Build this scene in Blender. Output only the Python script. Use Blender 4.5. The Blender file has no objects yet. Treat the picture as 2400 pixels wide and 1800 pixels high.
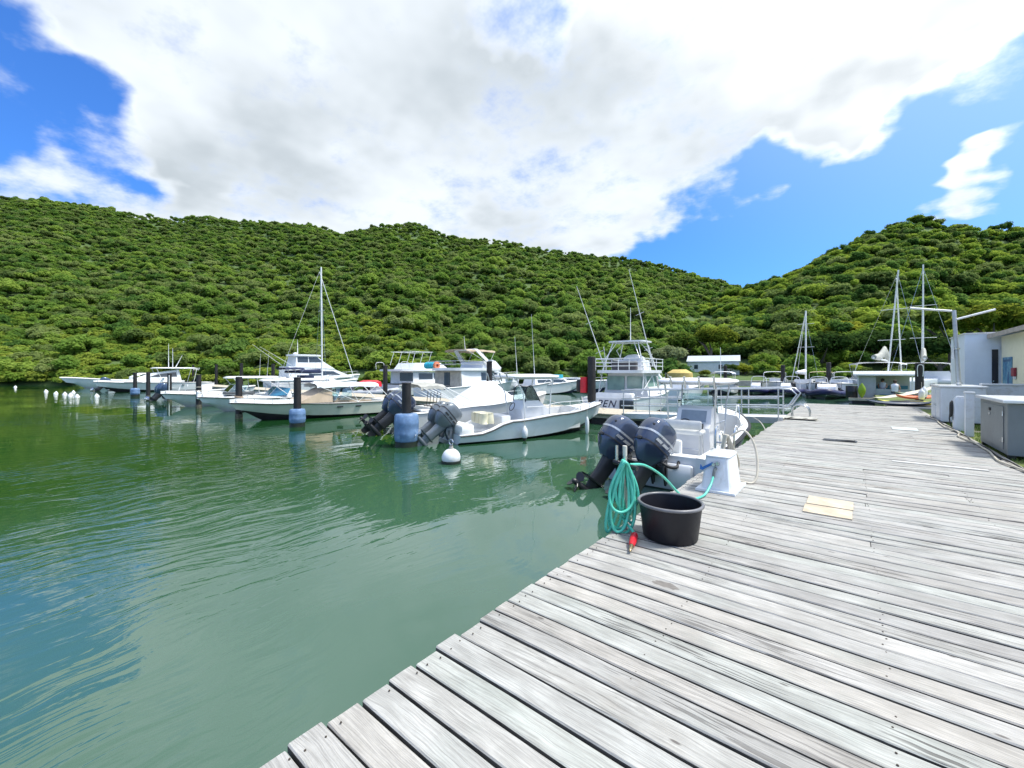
import bpy, bmesh, math, random
import numpy as np
from mathutils import Vector, Matrix, noise

R = math.radians
rnd = random.Random(7)
scene = bpy.context.scene
col = scene.collection

# World axes: +Y runs along the boardwalk, +X across it to the land side, Z up, water at z = 0.
DECK = 0.70
EYE = 2.30
YAW = R(39)            # the camera looks 39 degrees to the water side of the boardwalk

# ------------------------------------------------------------------ camera
cam_d = bpy.data.cameras.new('camera')
cam = bpy.data.objects.new('camera', cam_d)
col.objects.link(cam)
cam.location = (0, 0, EYE)
cam.rotation_euler = (R(90), 0, YAW)
cam_d.sensor_width = 36
cam_d.lens = 985 / 2400 * 36
cam_d.shift_y = -30 / 2400
cam_d.clip_start = 0.05
cam_d.clip_end = 4000
scene.camera = cam

# ------------------------------------------------------------------ node helper
class NT:
    def __init__(s, tree):
        s.t = tree; s.n = tree.nodes; s.l = tree.links
    def new(s, typ, **kw):
        nd = s.n.new(typ)
        for k, v in kw.items():
            setattr(nd, k, v)
        return nd
    def put(s, sock, v):
        if isinstance(v, bpy.types.NodeSocket): s.l.new(v, sock)
        elif v is not None: sock.default_value = v
    def math(s, op, a, b=None, c=None, clamp=False):
        nd = s.new('ShaderNodeMath', operation=op, use_clamp=clamp)
        for i, v in enumerate((a, b, c)):
            if v is not None: s.put(nd.inputs[i], v)
        return nd.outputs[0]
    def vmath(s, op, a, b=None):
        nd = s.new('ShaderNodeVectorMath', operation=op)
        s.put(nd.inputs[0], a)
        if b is not None: s.put(nd.inputs[1], b)
        return nd.outputs['Value'] if op in ('DOT_PRODUCT', 'LENGTH') else nd.outputs[0]
    def rng(s, v, a, b, c=0., d=1., smooth=True):
        nd = s.new('ShaderNodeMapRange', interpolation_type='SMOOTHSTEP' if smooth else 'LINEAR')
        s.put(nd.inputs[0], v)
        for i, q in enumerate((a, b, c, d)): s.put(nd.inputs[i + 1], q)
        return nd.outputs[0]
    def noise(s, vec, scale, detail=3, rough=.5, dist=0.):
        nd = s.new('ShaderNodeTexNoise')
        if vec is not None: s.put(nd.inputs['Vector'], vec)
        nd.inputs['Scale'].default_value = scale
        nd.inputs['Detail'].default_value = detail
        nd.inputs['Roughness'].default_value = rough
        nd.inputs['Distortion'].default_value = dist
        return nd.outputs['Fac'], nd.outputs['Color']
    def mapping(s, vec, loc=(0, 0, 0), rot=(0, 0, 0), scale=(1, 1, 1)):
        nd = s.new('ShaderNodeMapping')
        s.put(nd.inputs[0], vec)
        nd.inputs[1].default_value = loc; nd.inputs[2].default_value = rot; nd.inputs[3].default_value = scale
        return nd.outputs[0]
    def mix(s, f, a, b, mode='MIX'):
        nd = s.new('ShaderNodeMix', data_type='RGBA', blend_type=mode)
        s.put(nd.inputs[0], f); s.put(nd.inputs[6], a); s.put(nd.inputs[7], b)
        return nd.outputs[2]
    def ramp(s, f, stops):
        nd = s.new('ShaderNodeValToRGB')
        e = nd.color_ramp.elements
        while len(e) < len(stops): e.new(.5)
        for q, (p, c) in zip(e, stops):
            q.position = p; q.color = c if len(c) == 4 else (*c, 1)
        s.put(nd.inputs[0], f)
        return nd.outputs[0]
    def bump(s, h, strength=.3, dist=.02, normal=None):
        nd = s.new('ShaderNodeBump')
        nd.inputs['Strength'].default_value = strength
        nd.inputs['Distance'].default_value = dist
        s.put(nd.inputs['Height'], h)
        if normal is not None: s.put(nd.inputs['Normal'], normal)
        return nd.outputs[0]

def C4(c): return (*c, 1) if len(c) == 3 else c

# ------------------------------------------------------------------ sun and sky
SUN_AZ = R(58)         # bearing of the sun (measured from +Y towards +X)
SUN_EL = R(61)
sun_dir = Vector((math.sin(SUN_AZ) * math.cos(SUN_EL), math.cos(SUN_AZ) * math.cos(SUN_EL), math.sin(SUN_EL)))
sd = bpy.data.lights.new('sun', 'SUN')
sd.energy = 4.3
sd.angle = R(9.0)
sd.color = (1.0, 0.955, 0.87)
sun = bpy.data.objects.new('sun', sd)
col.objects.link(sun)
sun.rotation_euler = (-sun_dir).to_track_quat('-Z', 'Y').to_euler()
sun.location = (0, 0, 60)

world = bpy.data.worlds.new('World')
scene.world = world
world.cycles.sampling_method = 'MANUAL'
world.cycles.sample_map_resolution = 512
world.use_nodes = True
w = NT(world.node_tree)
w.n.clear()
sky = w.new('ShaderNodeTexSky', sky_type='NISHITA')
sky.sun_disc = False
sky.sun_elevation = SUN_EL
sky.sun_rotation = SUN_AZ
sky.altitude = 0
sky.air_density = 1.0
sky.dust_density = 1.6
sky.ozone_density = 2.5
tc = w.new('ShaderNodeTexCoord')
dirv = w.vmath('NORMALIZE', tc.outputs['Generated'])

def pdir(px, py):
    """direction in the world of a bearing given as a point of the picture"""
    r, u = (px - 1200) / 985, (870 - py) / 985
    v = Vector((r * math.cos(YAW) - math.sin(YAW), r * math.sin(YAW) + math.cos(YAW), u))
    return v.normalized()

sep = w.new('ShaderNodeSeparateXYZ')
w.put(sep.inputs[0], dirv)
up = w.math('MAXIMUM', sep.outputs[2], 0.0)
den = w.math('ADD', up, 0.22)
cmb = w.new('ShaderNodeCombineXYZ')
w.put(cmb.inputs[0], w.math('DIVIDE', sep.outputs[0], den))
w.put(cmb.inputs[1], w.math('DIVIDE', sep.outputs[1], den))
layer = cmb.outputs[0]                       # point on a flat cloud layer overhead
n_big, n_bigc = w.noise(layer, 1.25, 4, .56)
n_fine, _ = w.noise(layer, 5.0, 5, .66)
wob = w.vmath('SCALE', w.vmath('SUBTRACT', n_bigc, (.5, .5, .5)))
wob.node.inputs['Scale'].default_value = .46
_, fc = w.noise(dirv, 9, 3, .6)
wob2 = w.vmath('SCALE', w.vmath('SUBTRACT', fc, (.5, .5, .5)))
wob2.node.inputs['Scale'].default_value = .12
dj = w.vmath('NORMALIZE', w.vmath('ADD', w.vmath('ADD', dirv, wob), wob2))
# cloud banks and clear gaps: bearing, inner and outer radius in degrees, weight
banks = [((1000, 40), 16, 36, .50), ((1100, 420), 8, 20, .42), ((640, 170), 8, 20, .36), ((720, 460), 5, 14, .36), ((1880, 60), 9, 21, .62),
         ((2300, -60), 6, 20, .45), ((2090, 480), 1.2, 4.6, .62), ((2190, 445), 1, 3.6, .6), ((2270, 425), .8, 3, .5), ((230, 470), 3.5, 10, .8), ((420, 300), 1.0, 6, .45), ((410, 430), 1.5, 5, .36),
         ((100, -40), 6, 16, .62), ((330, 60), 3, 11, .4), ((1560, 230), 6, 15, .40), ((1400, 470), 3, 10, .52), ((1500, 560), 1, 4.5, .3),
         ((30, 330), 9, 15, -.75), ((220, 300), 4, 9, -.55), ((255, 190), 1, 5, -.3), ((545, 380), 1.0, 5.5, -.55), ((1730, 590), 6, 13.5, -1.0), ((1930, 480), 4, 10.5, -.9), ((2110, 340), 1.5, 5, -.3), ((2330, 350), 5, 11, -.75), ((2060, 380), 1, 6, -.4),
         ((2080, 570), 2, 7, -.3), ((1210, 0), 2.0, 6.5, -.46), ((1300, 190), 1.5, 5, -.34), ((1330, 330), 1, 4, -.25)]
acc = None
for (p, ri, ro, wt) in banks:
    d = w.vmath('DOT_PRODUCT', dj, tuple(pdir(*p)))
    m = w.math('MULTIPLY', w.rng(d, math.cos(R(ro)), math.cos(R(ri))), wt)
    acc = m if acc is None else w.math('ADD', acc, m)
acc = w.math('MINIMUM', acc, .5)
dens = w.math('ADD', w.math('ADD', w.math('MULTIPLY', w.math('SUBTRACT', n_big, .5), 1.15),
                            w.math('MULTIPLY', w.math('SUBTRACT', n_fine, .5), 1.5)), w.math('ADD', acc, .06))
cover = w.rng(dens, -.28, .60)
dsm = w.math('ADD', w.math('ADD', w.math('MULTIPLY', w.math('SUBTRACT', n_big, .5), 1.3), w.math('MULTIPLY', w.math('SUBTRACT', n_fine, .5), .35)), acc)
thick = w.rng(dsm, .10, .70)
sdot = w.vmath('DOT_PRODUCT', dirv, tuple(sun_dir))
glow = w.math('POWER', w.rng(sdot, .44, .90), 1.15)                 # clouds near the sun shine through
n_puff, _ = w.noise(layer, 1.7, 4, .55)
puff = w.rng(n_puff, .36, .66)
shade = w.math('MULTIPLY', thick, w.math('SUBTRACT', 1.0, w.math('MULTIPLY', puff, .85)))
grey = w.mix(shade, (.86, .92, .98, 1), (.50, .56, .61, 1))
lit = w.mix(w.math('MULTIPLY', glow, w.math('SUBTRACT', 1.0, w.math('MULTIPLY', shade, .8))), grey, (1.9, 1.87, 1.82, 1))
skyc = w.mix(1.0, sky.outputs[0], (.056, .120, .215, 1), 'MULTIPLY')
skyc = w.mix(w.rng(sdot, .30, .95, 0., .75), skyc, (.58, .80, 1.08, 1))        # thin high veil brightening towards the sun
final = w.mix(cover, skyc, lit)
bg = w.new('ShaderNodeBackground')
w.put(bg.inputs[0], final)
bg.inputs[1].default_value = 1.0
wo = w.new('ShaderNodeOutputWorld')
w.l.new(bg.outputs[0], wo.inputs[0])

vs = scene.view_settings
vs.view_transform = 'Standard'
vs.look = 'None'
vs.exposure = 0.25
vs.gamma = 1.0
vs.use_curve_mapping = False
scene.cycles.max_bounces = 5
scene.cycles.diffuse_bounces = 2
scene.cycles.glossy_bounces = 3
scene.cycles.use_adaptive_sampling = True
scene.cycles.adaptive_threshold = 0.02
scene.cycles.transparent_max_bounces = 8
scene.cycles.caustics_reflective = False
scene.cycles.caustics_refractive = False
scene.cycles.use_denoising = True

# ------------------------------------------------------------------ materials
MATS = {}
def M(name, c, rough=.5, metal=0., var=.12, scale=3., bump=0., bscale=40., spec=.5, coat=0., dirt=None, dscale=1.5, damt=.5, trans=0.):
    """Painted, moulded or cloth surface: base colour with cloudy wear, optional stains and fine relief."""
    if name in MATS: return MATS[name]
    m = bpy.data.materials.new(name); m.use_nodes = True
    t = NT(m.node_tree); p = t.n['Principled BSDF']
    co = t.new('ShaderNodeTexCoord').outputs['Object']
    f, _ = t.noise(co, scale, 5, .6)
    a = tuple(min(1, x * (1 - var)) for x in c); b = tuple(min(1, x * (1 + var)) for x in c)
    cc = t.mix(t.rng(f, .3, .7), C4(a), C4(b))
    if dirt:
        g, _ = t.noise(co, dscale, 7, .65, .4)
        cc = t.mix(t.math('MULTIPLY', t.rng(g, .5, .72), damt), cc, C4(dirt))
    t.put(p.inputs['Base Color'], cc)
    p.inputs['Metallic'].default_value = metal
    p.inputs['Specular IOR Level'].default_value = spec
    p.inputs['Coat Weight'].default_value = coat
    p.inputs['Transmission Weight'].default_value = trans
    h, _ = t.noise(co, bscale, 4, .6)
    t.put(p.inputs['Roughness'], t.rng(h, .2, .8, max(.02, rough - .08), min(1, rough + .08), False))
    if bump: t.put(p.inputs['Normal'], t.bump(h, bump, .01))
    MATS[name] = m
    return m

gel = M('gelcoat_white', (.78, .80, .82), .22, var=.05, scale=1.2, dirt=(.6, .6, .55), damt=.35)
gel_b = M('gelcoat_cool', (.76, .80, .84), .22, var=.05, scale=1.2, dirt=(.55, .58, .56), damt=.35)
gel_c = M('gelcoat_cream', (.62, .64, .54), .25, var=.05, scale=1.2, dirt=(.5, .5, .42), damt=.35)
gel_in = M('moulded_liner', (.74, .75, .74), .4, var=.06, scale=2, dirt=(.5, .48, .42), damt=.3)
antifoul = M('antifouling_black', (.018, .018, .022), .6, var=.3, scale=4)
antifoul_b = M('antifouling_blue', (.02, .03, .08), .6, var=.3, scale=4)
rubber = M('black_rubber', (.02, .02, .022), .55, var=.2, bump=.1)
black = M('black_plastic', (.012, .012, .016), .35, var=.2)
tubblack = M('tub_plastic', (.006, .006, .011), .5, var=.25, scale=6, bump=.08, bscale=90)
steel = M('stainless_steel', (.62, .64, .65), .22, 1., var=.08)
alu = M('aluminium', (.62, .64, .66), .36, .9, var=.08, scale=8)
alu_w = M('white_coated_tube', (.74, .76, .76), .3, var=.06)
navy = M('motor_cowl_navy', (.055, .075, .125), .15, .25, var=.03, scale=2, coat=.6)
silver = M('motor_silver', (.48, .51, .55), .25, .5, var=.08)
greymot = M('motor_grey', (.15, .175, .20), .32, .3, var=.15, coat=.3)
dkgrey = M('motor_black', (.02, .022, .026), .4, var=.2)
glass = M('tinted_glass', (.03, .045, .06), .06, var=.1, spec=.8)
canvas_w = M('white_canvas', (.74, .76, .80), .8, var=.06, scale=2, bump=.15, bscale=8, dirt=(.6, .6, .58))
canvas_t = M('tan_canvas', (.50, .40, .29), .85, var=.12, scale=2, bump=.15, bscale=8, dirt=(.36, .29, .22))
canvas_g = M('grey_canvas', (.40, .40, .36), .85, var=.15, scale=3, bump=.2, bscale=8, dirt=(.25, .25, .22))
canvas_n = M('navy_canvas', (.02, .03, .08), .85, var=.15)
fend_w = M('fender_vinyl_white', (.76, .78, .80), .35, var=.05, dirt=(.5, .5, .46), damt=.5, dscale=4)
redv = M('red_vinyl', (.62, .02, .035), .4, var=.12)
cream_v = M('cream_vinyl', (.66, .63, .46), .5, var=.08)
rope_m = M('old_rope', (.44, .33, .24), .9, var=.3, scale=40, bump=.4, bscale=160)
rope_w = M('pale_rope', (.62, .58, .50), .85, var=.2, scale=40, bump=.4, bscale=160)
pile_m = M('tarred_pile', (.014, .013, .014), .6, var=.4, scale=5, bump=.35, bscale=14, dirt=(.035, .03, .026))
barrel_m = M('blue_barrel_plastic', (.14, .24, .42), .4, var=.2, scale=5, dirt=(.32, .44, .60), dscale=5, damt=.7)
algae = M('wet_growth', (.012, .02, .012), .5, var=.4, scale=9, bump=.5, bscale=30)
teal_h = M('green_garden_hose', (.10, .56, .42), .35, var=.12, scale=12)
cream_h = M('cream_hose', (.58, .53, .43), .45, var=.12, scale=9, dirt=(.38, .34, .27))
brass = M('brass_fitting', (.45, .36, .22), .35, .9, var=.15)
ped_w = M('pedestal_paint', (.72, .76, .80), .35, var=.05, scale=2, dirt=(.45, .42, .36), dscale=5, damt=.45)
bluep = M('blue_lever_paint', (.03, .16, .48), .4, var=.15)
ply = M('raw_plywood', (.50, .42, .31), .8, var=.16, scale=6, dirt=(.56, .53, .46), dscale=5, damt=.8)
greyb = M('grey_cabinet_paint', (.20, .22, .225), .5, var=.08, scale=2, dirt=(.20, .22, .22), dscale=3)
teal_m = M('turquoise_mat', (.03, .42, .56), .6, var=.12)
orange_m = M('orange_foam', (.62, .20, .10), .7, var=.12)
joist_m = M('dark_joist', (.035, .03, .026), .85, var=.35, scale=6, bump=.4)
concrete = M('concrete', (.33, .32, .29), .85, var=.15, scale=3, bump=.3, bscale=40, dirt=(.2, .2, .16), damt=.6)

# ------------------------------------------------------------------ mesh helper
class MB:
    def __init__(s): s.v = []; s.f = []; s.mi = []
    def add(s, vs, fs, mi=0, mat=None):
        o = len(s.v)
        s.v += [tuple(mat @ Vector(p)) if mat is not None else tuple(p) for p in vs]
        s.f += [tuple(i + o for i in q) for q in fs]; s.mi += [mi] * len(fs)
        return s
    def box(s, x0, x1, y0, y1, z0, z1, mi=0, mat=None, bev=0.):
        b = bev
        if b <= 0:
            vs = [(x, y, z) for z in (z0, z1) for x, y in ((x0, y0), (x1, y0), (x1, y1), (x0, y1))]
            fs = [(3, 2, 1, 0), (4, 5, 6, 7)] + [(i, (i + 1) % 4, (i + 1) % 4 + 4, i + 4) for i in range(4)]
            return s.add(vs, fs, mi, mat)
        def ring(z, k):
            return [(x0 + k + b, y0 + k, z), (x1 - k - b, y0 + k, z), (x1 - k, y0 + k + b, z), (x1 - k, y1 - k - b, z),
                    (x1 - k - b, y1 - k, z), (x0 + k + b, y1 - k, z), (x0 + k, y1 - k - b, z), (x0 + k, y0 + k + b, z)]
        return s.rings([ring(z0, b * .6), ring(z0 + b, 0), ring(z1 - b, 0), ring(z1, b * .6)], True, True, mi, mat)
    def rings(s, rs, cap0=True, cap1=True, mi=0, mat=None, closed=True):
        n = len(rs[0]); vs = [p for r in rs for p in r]; fs = []
        for k in range(len(rs) - 1):
            for i in range(n if closed else n - 1):
                j = (i + 1) % n
                fs.append((k * n + i, k * n + j, (k + 1) * n + j, (k + 1) * n + i))
        if cap0: fs.append(tuple(range(n - 1, -1, -1)))
        if cap1: fs.append(tuple(range((len(rs) - 1) * n, len(rs) * n)))
        return s.add(vs, fs, mi, mat)
    def tube(s, pts, r, seg=6, mi=0, mat=None, caps=True):
        P = [Vector(p) for p in pts]; rs = []; n = len(P)
        rad = r if isinstance(r, (list, tuple)) else [r] * n
        t0 = (P[1] - P[0]).normalized()
        a = Vector((0, 0, 1)) if abs(t0.z) < .9 else Vector((1, 0, 0))
        nx = t0.cross(a).normalized()
        for i in range(n):
            t = (P[min(i + 1, n - 1)] - P[max(i - 1, 0)])
            t = t.normalized() if t.length > 1e-9 else t0
            nx = (nx - t * nx.dot(t))
            nx = nx.normalized() if nx.length > 1e-6 else t.orthogonal().normalized()
            b = t.cross(nx)
            rs.append([P[i] + (nx * math.cos(2 * math.pi * k / seg) + b * math.sin(2 * math.pi * k / seg)) * rad[i] for k in range(seg)])
        return s.rings(rs, caps, caps, mi, mat)
    def lathe(s, prof, seg=16, mi=0, mat=None, cap0=True, cap1=True, sx=1., sy=1.):
        rs = [[(r * sx * math.cos(2 * math.pi * k / seg), r * sy * math.sin(2 * math.pi * k / seg), z) for k in range(seg)] for r, z in prof]
        return s.rings(rs, cap0, cap1, mi, mat)
    def prism(s, pts, d0, d1, axis='x', mi=0, mat=None):
        """polygon in the plane square to an axis, thickened from d0 to d1 along it"""
        def q(p, d): return {'x': (d, p[0], p[1]), 'y': (p[0], d, p[1]), 'z': (p[0], p[1], d)}[axis]
        return s.rings([[q(p, d0) for p in pts], [q(p, d1) for p in pts]], True, True, mi, mat)
    def ball(s, c, r, seg=12, mi=0, mat=None, sz=1., sy=1.):
        n = max(4, seg // 2)
        pr = [(r * math.sin(math.pi * (k + .001) / n), -r * sz * math.cos(math.pi * k / n)) for k in range(n + 1)]
        pr[-1] = (r * .002, r * sz)
        rs = [[(c[0] + a * math.cos(2 * math.pi * k / seg), c[1] + a * sy * math.sin(2 * math.pi * k / seg), c[2] + z) for k in range(seg)] for a, z in pr]
        return s.rings(rs, True, True, mi, mat)
    def mesh(s, name, mats, smooth=None):
        me = bpy.data.meshes.new(name)
        me.from_pydata([tuple(p) for p in s.v], [], s.f)
        for m in (mats if isinstance(mats, (list, tuple)) else [mats]): me.materials.append(m)
        me.polygons.foreach_set('material_index', s.mi)
        if smooth is not None:
            bm = bmesh.new(); bm.from_mesh(me)
            bmesh.ops.recalc_face_normals(bm, faces=bm.faces)
            for f in bm.faces: f.smooth = True
            for e in bm.edges:
                e.smooth = not (len(e.link_faces) == 2 and e.calc_face_angle(0) > R(smooth))
            bm.to_mesh(me); bm.free()
        else:
            bm = bmesh.new(); bm.from_mesh(me)
            bmesh.ops.recalc_face_normals(bm, faces=bm.faces)
            bm.to_mesh(me); bm.free()
        me.update()
        return me
    def build(s, name, mats, parent=None, smooth=None, loc=None, rotz=None, split=False):
        if split:
            par = list(range(len(s.v)))
            def find(a):
                while par[a] != a: par[a] = par[par[a]]; a = par[a]
                return a
            for f in s.f:
                for q in f[1:]: par[find(q)] = find(f[0])
            grp = {}
            for f, m in zip(s.f, s.mi): grp.setdefault(find(f[0]), []).append((f, m))
            out = None
            for fs in grp.values():
                ids = sorted({i for f, _ in fs for i in f}); mp = {i: k for k, i in enumerate(ids)}
                g = MB(); g.v = [s.v[i] for i in ids]; g.f = [tuple(mp[i] for i in f) for f, _ in fs]; g.mi = [m for _, m in fs]
                out = g.build(name, mats, parent, smooth, loc, rotz)
            return out
        o = bpy.data.objects.new(name, s.mesh(name, mats, smooth))
        col.objects.link(o)
        if parent is not None: o.parent = parent
        if loc is not None: o.location = loc
        if rotz is not None: o.rotation_euler = (0, 0, rotz)
        return o

def tag(o, label, cat, group=None):
    o['label'] = label; o['category'] = cat
    if group: o['group'] = group
    return o
def kind(o, k): o['kind'] = k; return o
def thing(name, label, cat, loc=(0, 0, 0), rotz=0., group=None):
    o = bpy.data.objects.new(name, None); col.objects.link(o)
    o.empty_display_size = .2
    o.location = loc; o.rotation_euler = (0, 0, rotz)
    return tag(o, label, cat, group)
def dup(root, loc=None, rotz=None, label=None, parent=None):
    c = root.copy(); col.objects.link(c); c.parent = parent
    if loc is not None: c.location = loc
    if rotz is not None: c.rotation_euler = (0, 0, rotz)
    if label: c['label'] = label
    for ch in [k for k in root.children]: dup(ch, parent=c)
    return c
def smooth_path(pts, n=6, closed=False):
    P = [Vector(p) for p in pts]; out = []; m = len(P)
    for i in range(m if closed else m - 1):
        g = (lambda k: P[k % m]) if closed else (lambda k: P[max(0, min(m - 1, k))])
        a, b, c, d = g(i - 1), g(i), g(i + 1), g(i + 2)
        for k in range(n):
            t = k / n
            out.append(.5 * ((2 * b) + (c - a) * t + (2 * a - 5 * b + 4 * c - d) * t * t + (3 * b - a - 3 * c + d) * t ** 3))
    if not closed: out.append(P[-1])
    return out
def RX(a, c=(0, 0, 0)): return Matrix.Translation(c) @ Matrix.Rotation(a, 4, 'X') @ Matrix.Translation(-Vector(c))
def TR(x, y, z, rz=0., rx=0.): return Matrix.Translation((x, y, z)) @ Matrix.Rotation(rz, 4, 'Z') @ Matrix.Rotation(rx, 4, 'X')

# ------------------------------------------------------------------ water
def water_material():
    m = bpy.data.materials.new('harbour_water'); m.use_nodes = True
    t = NT(m.node_tree); p = t.n['Principled BSDF']
    co = t.new('ShaderNodeTexCoord').outputs['Object']
    f, _ = t.noise(co, .12, 4, .5)
    sx = t.new('ShaderNodeSeparateXYZ'); t.put(sx.inputs[0], co)
    shal = t.rng(t.math('ADD', sx.outputs[0], t.math('MULTIPLY', t.math('SUBTRACT', f, .5), 5.)), -13., -3.5)    # paler along the boardwalk, deep green further out
    t.put(p.inputs['Base Color'], t.mix(shal, (.009, .050, .011, 1), (.038, .098, .062, 1)))
    p.inputs['Roughness'].default_value = .015
    p.inputs['IOR'].default_value = 1.95
    warp = t.vmath('ADD', co, t.vmath('MULTIPLY', t.vmath('SUBTRACT', t.noise(co, .35, 3)[1], (.5, .5, .5)), (1.4, 1.4, 0)))
    m1 = t.mapping(warp, rot=(0, 0, R(24)), scale=(2.6, .55, 1))
    m2 = t.mapping(warp, rot=(0, 0, R(-12)), scale=(1.0, .32, 1))
    r1, _ = t.noise(m1, 1.9, 3, .5, .3)
    r2, _ = t.noise(m2, .9, 2, .5, .2)
    r3, _ = t.noise(co, 9., 2, .5)
    patch = t.rng(t.noise(t.mapping(co, scale=(.5, 1, 1)), .16, 3, .55)[0], .40, .66)     # calm and ruffled areas
    a1 = t.math('MULTIPLY', t.math('MULTIPLY', r1, patch), .027)
    a2 = t.math('MULTIPLY', r2, .014)
    a3 = t.math('MULTIPLY', t.math('MULTIPLY', r3, t.math('ADD', patch, .10)), .0024)
    h = t.math('ADD', t.math('ADD', a1, a2), a3)
    t.put(p.inputs['Normal'], t.bump(h, 1.0, 1.0))
    return m
wb = MB()
wb.add([(-900, -300, 0), (900, -300, 0), (900, 900, 0), (-900, 900, 0)], [(0, 1, 2, 3)])
water = kind(wb.build('water', water_material()), 'structure')

# ------------------------------------------------------------------ hills: heights over camera-facing bearings and depths
cy, sy_ = math.cos(YAW), math.sin(YAW)
def world_xy(right, fwd): return right * cy - fwd * sy_, right * sy_ + fwd * cy
RIDGE_L = [(-1500, 470), (-400, 462), (0, 458), (100, 460), (250, 480), (330, 500), (420, 505), (480, 498), (560, 512), (650, 515), (720, 518), (800, 540), (870, 525), (980, 515),
           (1050, 548), (1180, 556), (1300, 580), (1400, 592), (1500, 602), (1580, 622), (1700, 660), (1800, 690), (1950, 730), (2200, 790), (2600, 840), (3800, 850)]
RIDGE_R = [(1380, 880), (1450, 838), (1520, 782), (1620, 716), (1700, 676), (1740, 662), (1850, 630), (1950, 578), (2040, 538), (2100, 520), (2150, 496), (2200, 508), (2300, 524), (2400, 520), (2700, 500), (3800, 560)]
def interp(tab, x):
    xs = [a for a, _ in tab]; ys = [b for _, b in tab]
    return np.interp(x, xs, ys)
def shore_depth(px): return 66 + 2.5 * math.sin(px * .006) + 1.5 * math.sin(px * .017 + 1)
def hill_parts(px, d):
    """ground height at picture bearing px and depth d; second value tells the nearer right-hand hill"""
    ds = shore_depth(px)
    nz = noise.noise(Vector((px * .012, d * .035, 3))) * 3.2 + noise.noise(Vector((px * .004, d * .012, 9))) * 6
    dl = 235 + 18 * math.sin(px * .0035)
    hl = 2.3 + (870 - float(interp(RIDGE_L, px))) / 985 * dl - 3.2
    t = (d - ds) / (dl - ds)
    prof = (t ** 1.12 if t < 1 else max(0, 1 - (t - 1) * 1.2)) if t > 0 else 0
    gul = math.sin(px * .017 + 2.2 * noise.noise(Vector((px * .003, d * .01, 1)))) * 2.4 * min(1, max(0, t) * 3) * max(0, 1 - abs(t - .5) * 1.7)
    zl = hl * prof + (nz * .7 + gul) * min(1, max(0, t * 4)) * (1 if t < .86 else max(0, (1 - t) / .14))
    dr = 150 + (px - 2150) * .012
    hr = 2.3 + (870 - float(interp(RIDGE_R, px))) / 985 * dr - 4.0
    t2 = (d - ds - 3) / (dr - ds - 3)
    pr2 = (t2 ** 1.05 if t2 < 1 else max(0, 1 - (t2 - 1) * .9)) if t2 > 0 else 0
    zr = max(0, hr) * pr2 + nz * .5 * min(1, max(0, t2 * 4)) * (1 if t2 < .86 else max(0, (1 - t2) / .14)) if hr > 1 else -5
    base = .5 if d > ds else -1.2 + max(-1, (d - ds) * .3)
    return max(base, zl + .5 if t > 0 else base, zr + .5 if t2 > 0 else base), zr > zl
soil = bpy.data.materials.new('hill_soil'); soil.use_nodes = True
t = NT(soil.node_tree)
co = t.new('ShaderNodeTexCoord').outputs['Object']
t.put(t.n['Principled BSDF'].inputs['Base Color'], t.ramp(t.noise(co, .25, 6, .6)[0], [(.3, (.045, .085, .022)), (.55, (.075, .125, .032)), (.75, (.12, .15, .05))]))
t.n['Principled BSDF'].inputs['Roughness'].default_value = .95
pxs = list(range(-1300, 3700, 40)); ds_ = [58, 62, 65, 67.5, 70, 74, 79, 85, 92, 100, 109, 119, 130, 141, 150, 158, 168, 180, 192, 205, 216, 226, 236, 247, 260, 280, 310]
hv, hf = [], []
for d in ds_:
    for px in pxs:
        x, y = world_xy((px - 1200) / 985 * d, d)
        hv.append((x, y, hill_parts(px, d)[0]))
n = len(pxs)
for i in range(len(ds_) - 1):
    for j in range(n - 1):
        hf.append((i * n + j, i * n + j + 1, (i + 1) * n + j + 1, (i + 1) * n + j))
me = bpy.data.meshes.new('hill_terrain'); me.from_pydata(hv, [], hf); me.materials.append(soil)
for f in me.polygons: f.use_smooth = True
hill = bpy.data.objects.new('hill_terrain', me); col.objects.link(hill); kind(hill, 'structure')

# ------------------------------------------------------------------ foliage
def foliage_mat(name, dark, mid, light, thin=.35):
    m = bpy.data.materials.new(name); m.use_nodes = True
    t = NT(m.node_tree); t.n.clear()
    ob = t.new('ShaderNodeObjectInfo'); geo = t.new('ShaderNodeNewGeometry')
    big, _ = t.noise(geo.outputs['Position'], .022, 3, .55)
    fine, _ = t.noise(geo.outputs['Position'], .8, 3, .6)
    v = t.math('ADD', t.math('MULTIPLY', ob.outputs['Random'], .58), t.math('ADD', t.math('MULTIPLY', t.rng(big, .3, .7), .30), t.math('MULTIPLY', fine, .22)))
    c = t.ramp(v, [(.22, dark), (.52, mid), (.86, light)])
    df = t.new('ShaderNodeBsdfDiffuse'); tr = t.new('ShaderNodeBsdfTranslucent'); mx = t.new('ShaderNodeMixShader')
    t.put(df.inputs[0], c)
    t.put(tr.inputs[0], t.mix(.5, c, C4(light)))
    mx.inputs[0].default_value = thin
    t.l.new(df.outputs[0], mx.inputs[1]); t.l.new(tr.outputs[0], mx.inputs[2])
    out = t.new('ShaderNodeOutputMaterial'); t.l.new(mx.outputs[0], out.inputs[0])
    return m
leaf_far = foliage_mat('forest_leaves', (.095, .185, .038), (.18, .305, .058), (.30, .41, .080), .5)
leaf_right = foliage_mat('forest_leaves_yellowish', (.090, .180, .034), (.205, .325, .052), (.39, .48, .075), .5)  # right-hill leaves, yellower in their own colour
leaf_shrub = foliage_mat('scrub_leaves', (.070, .150, .026), (.180, .290, .045), (.33, .40, .070), .5)
bark = M('tree_bark', (.12, .10, .08), .9, var=.3, scale=8, bump=.5)

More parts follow.
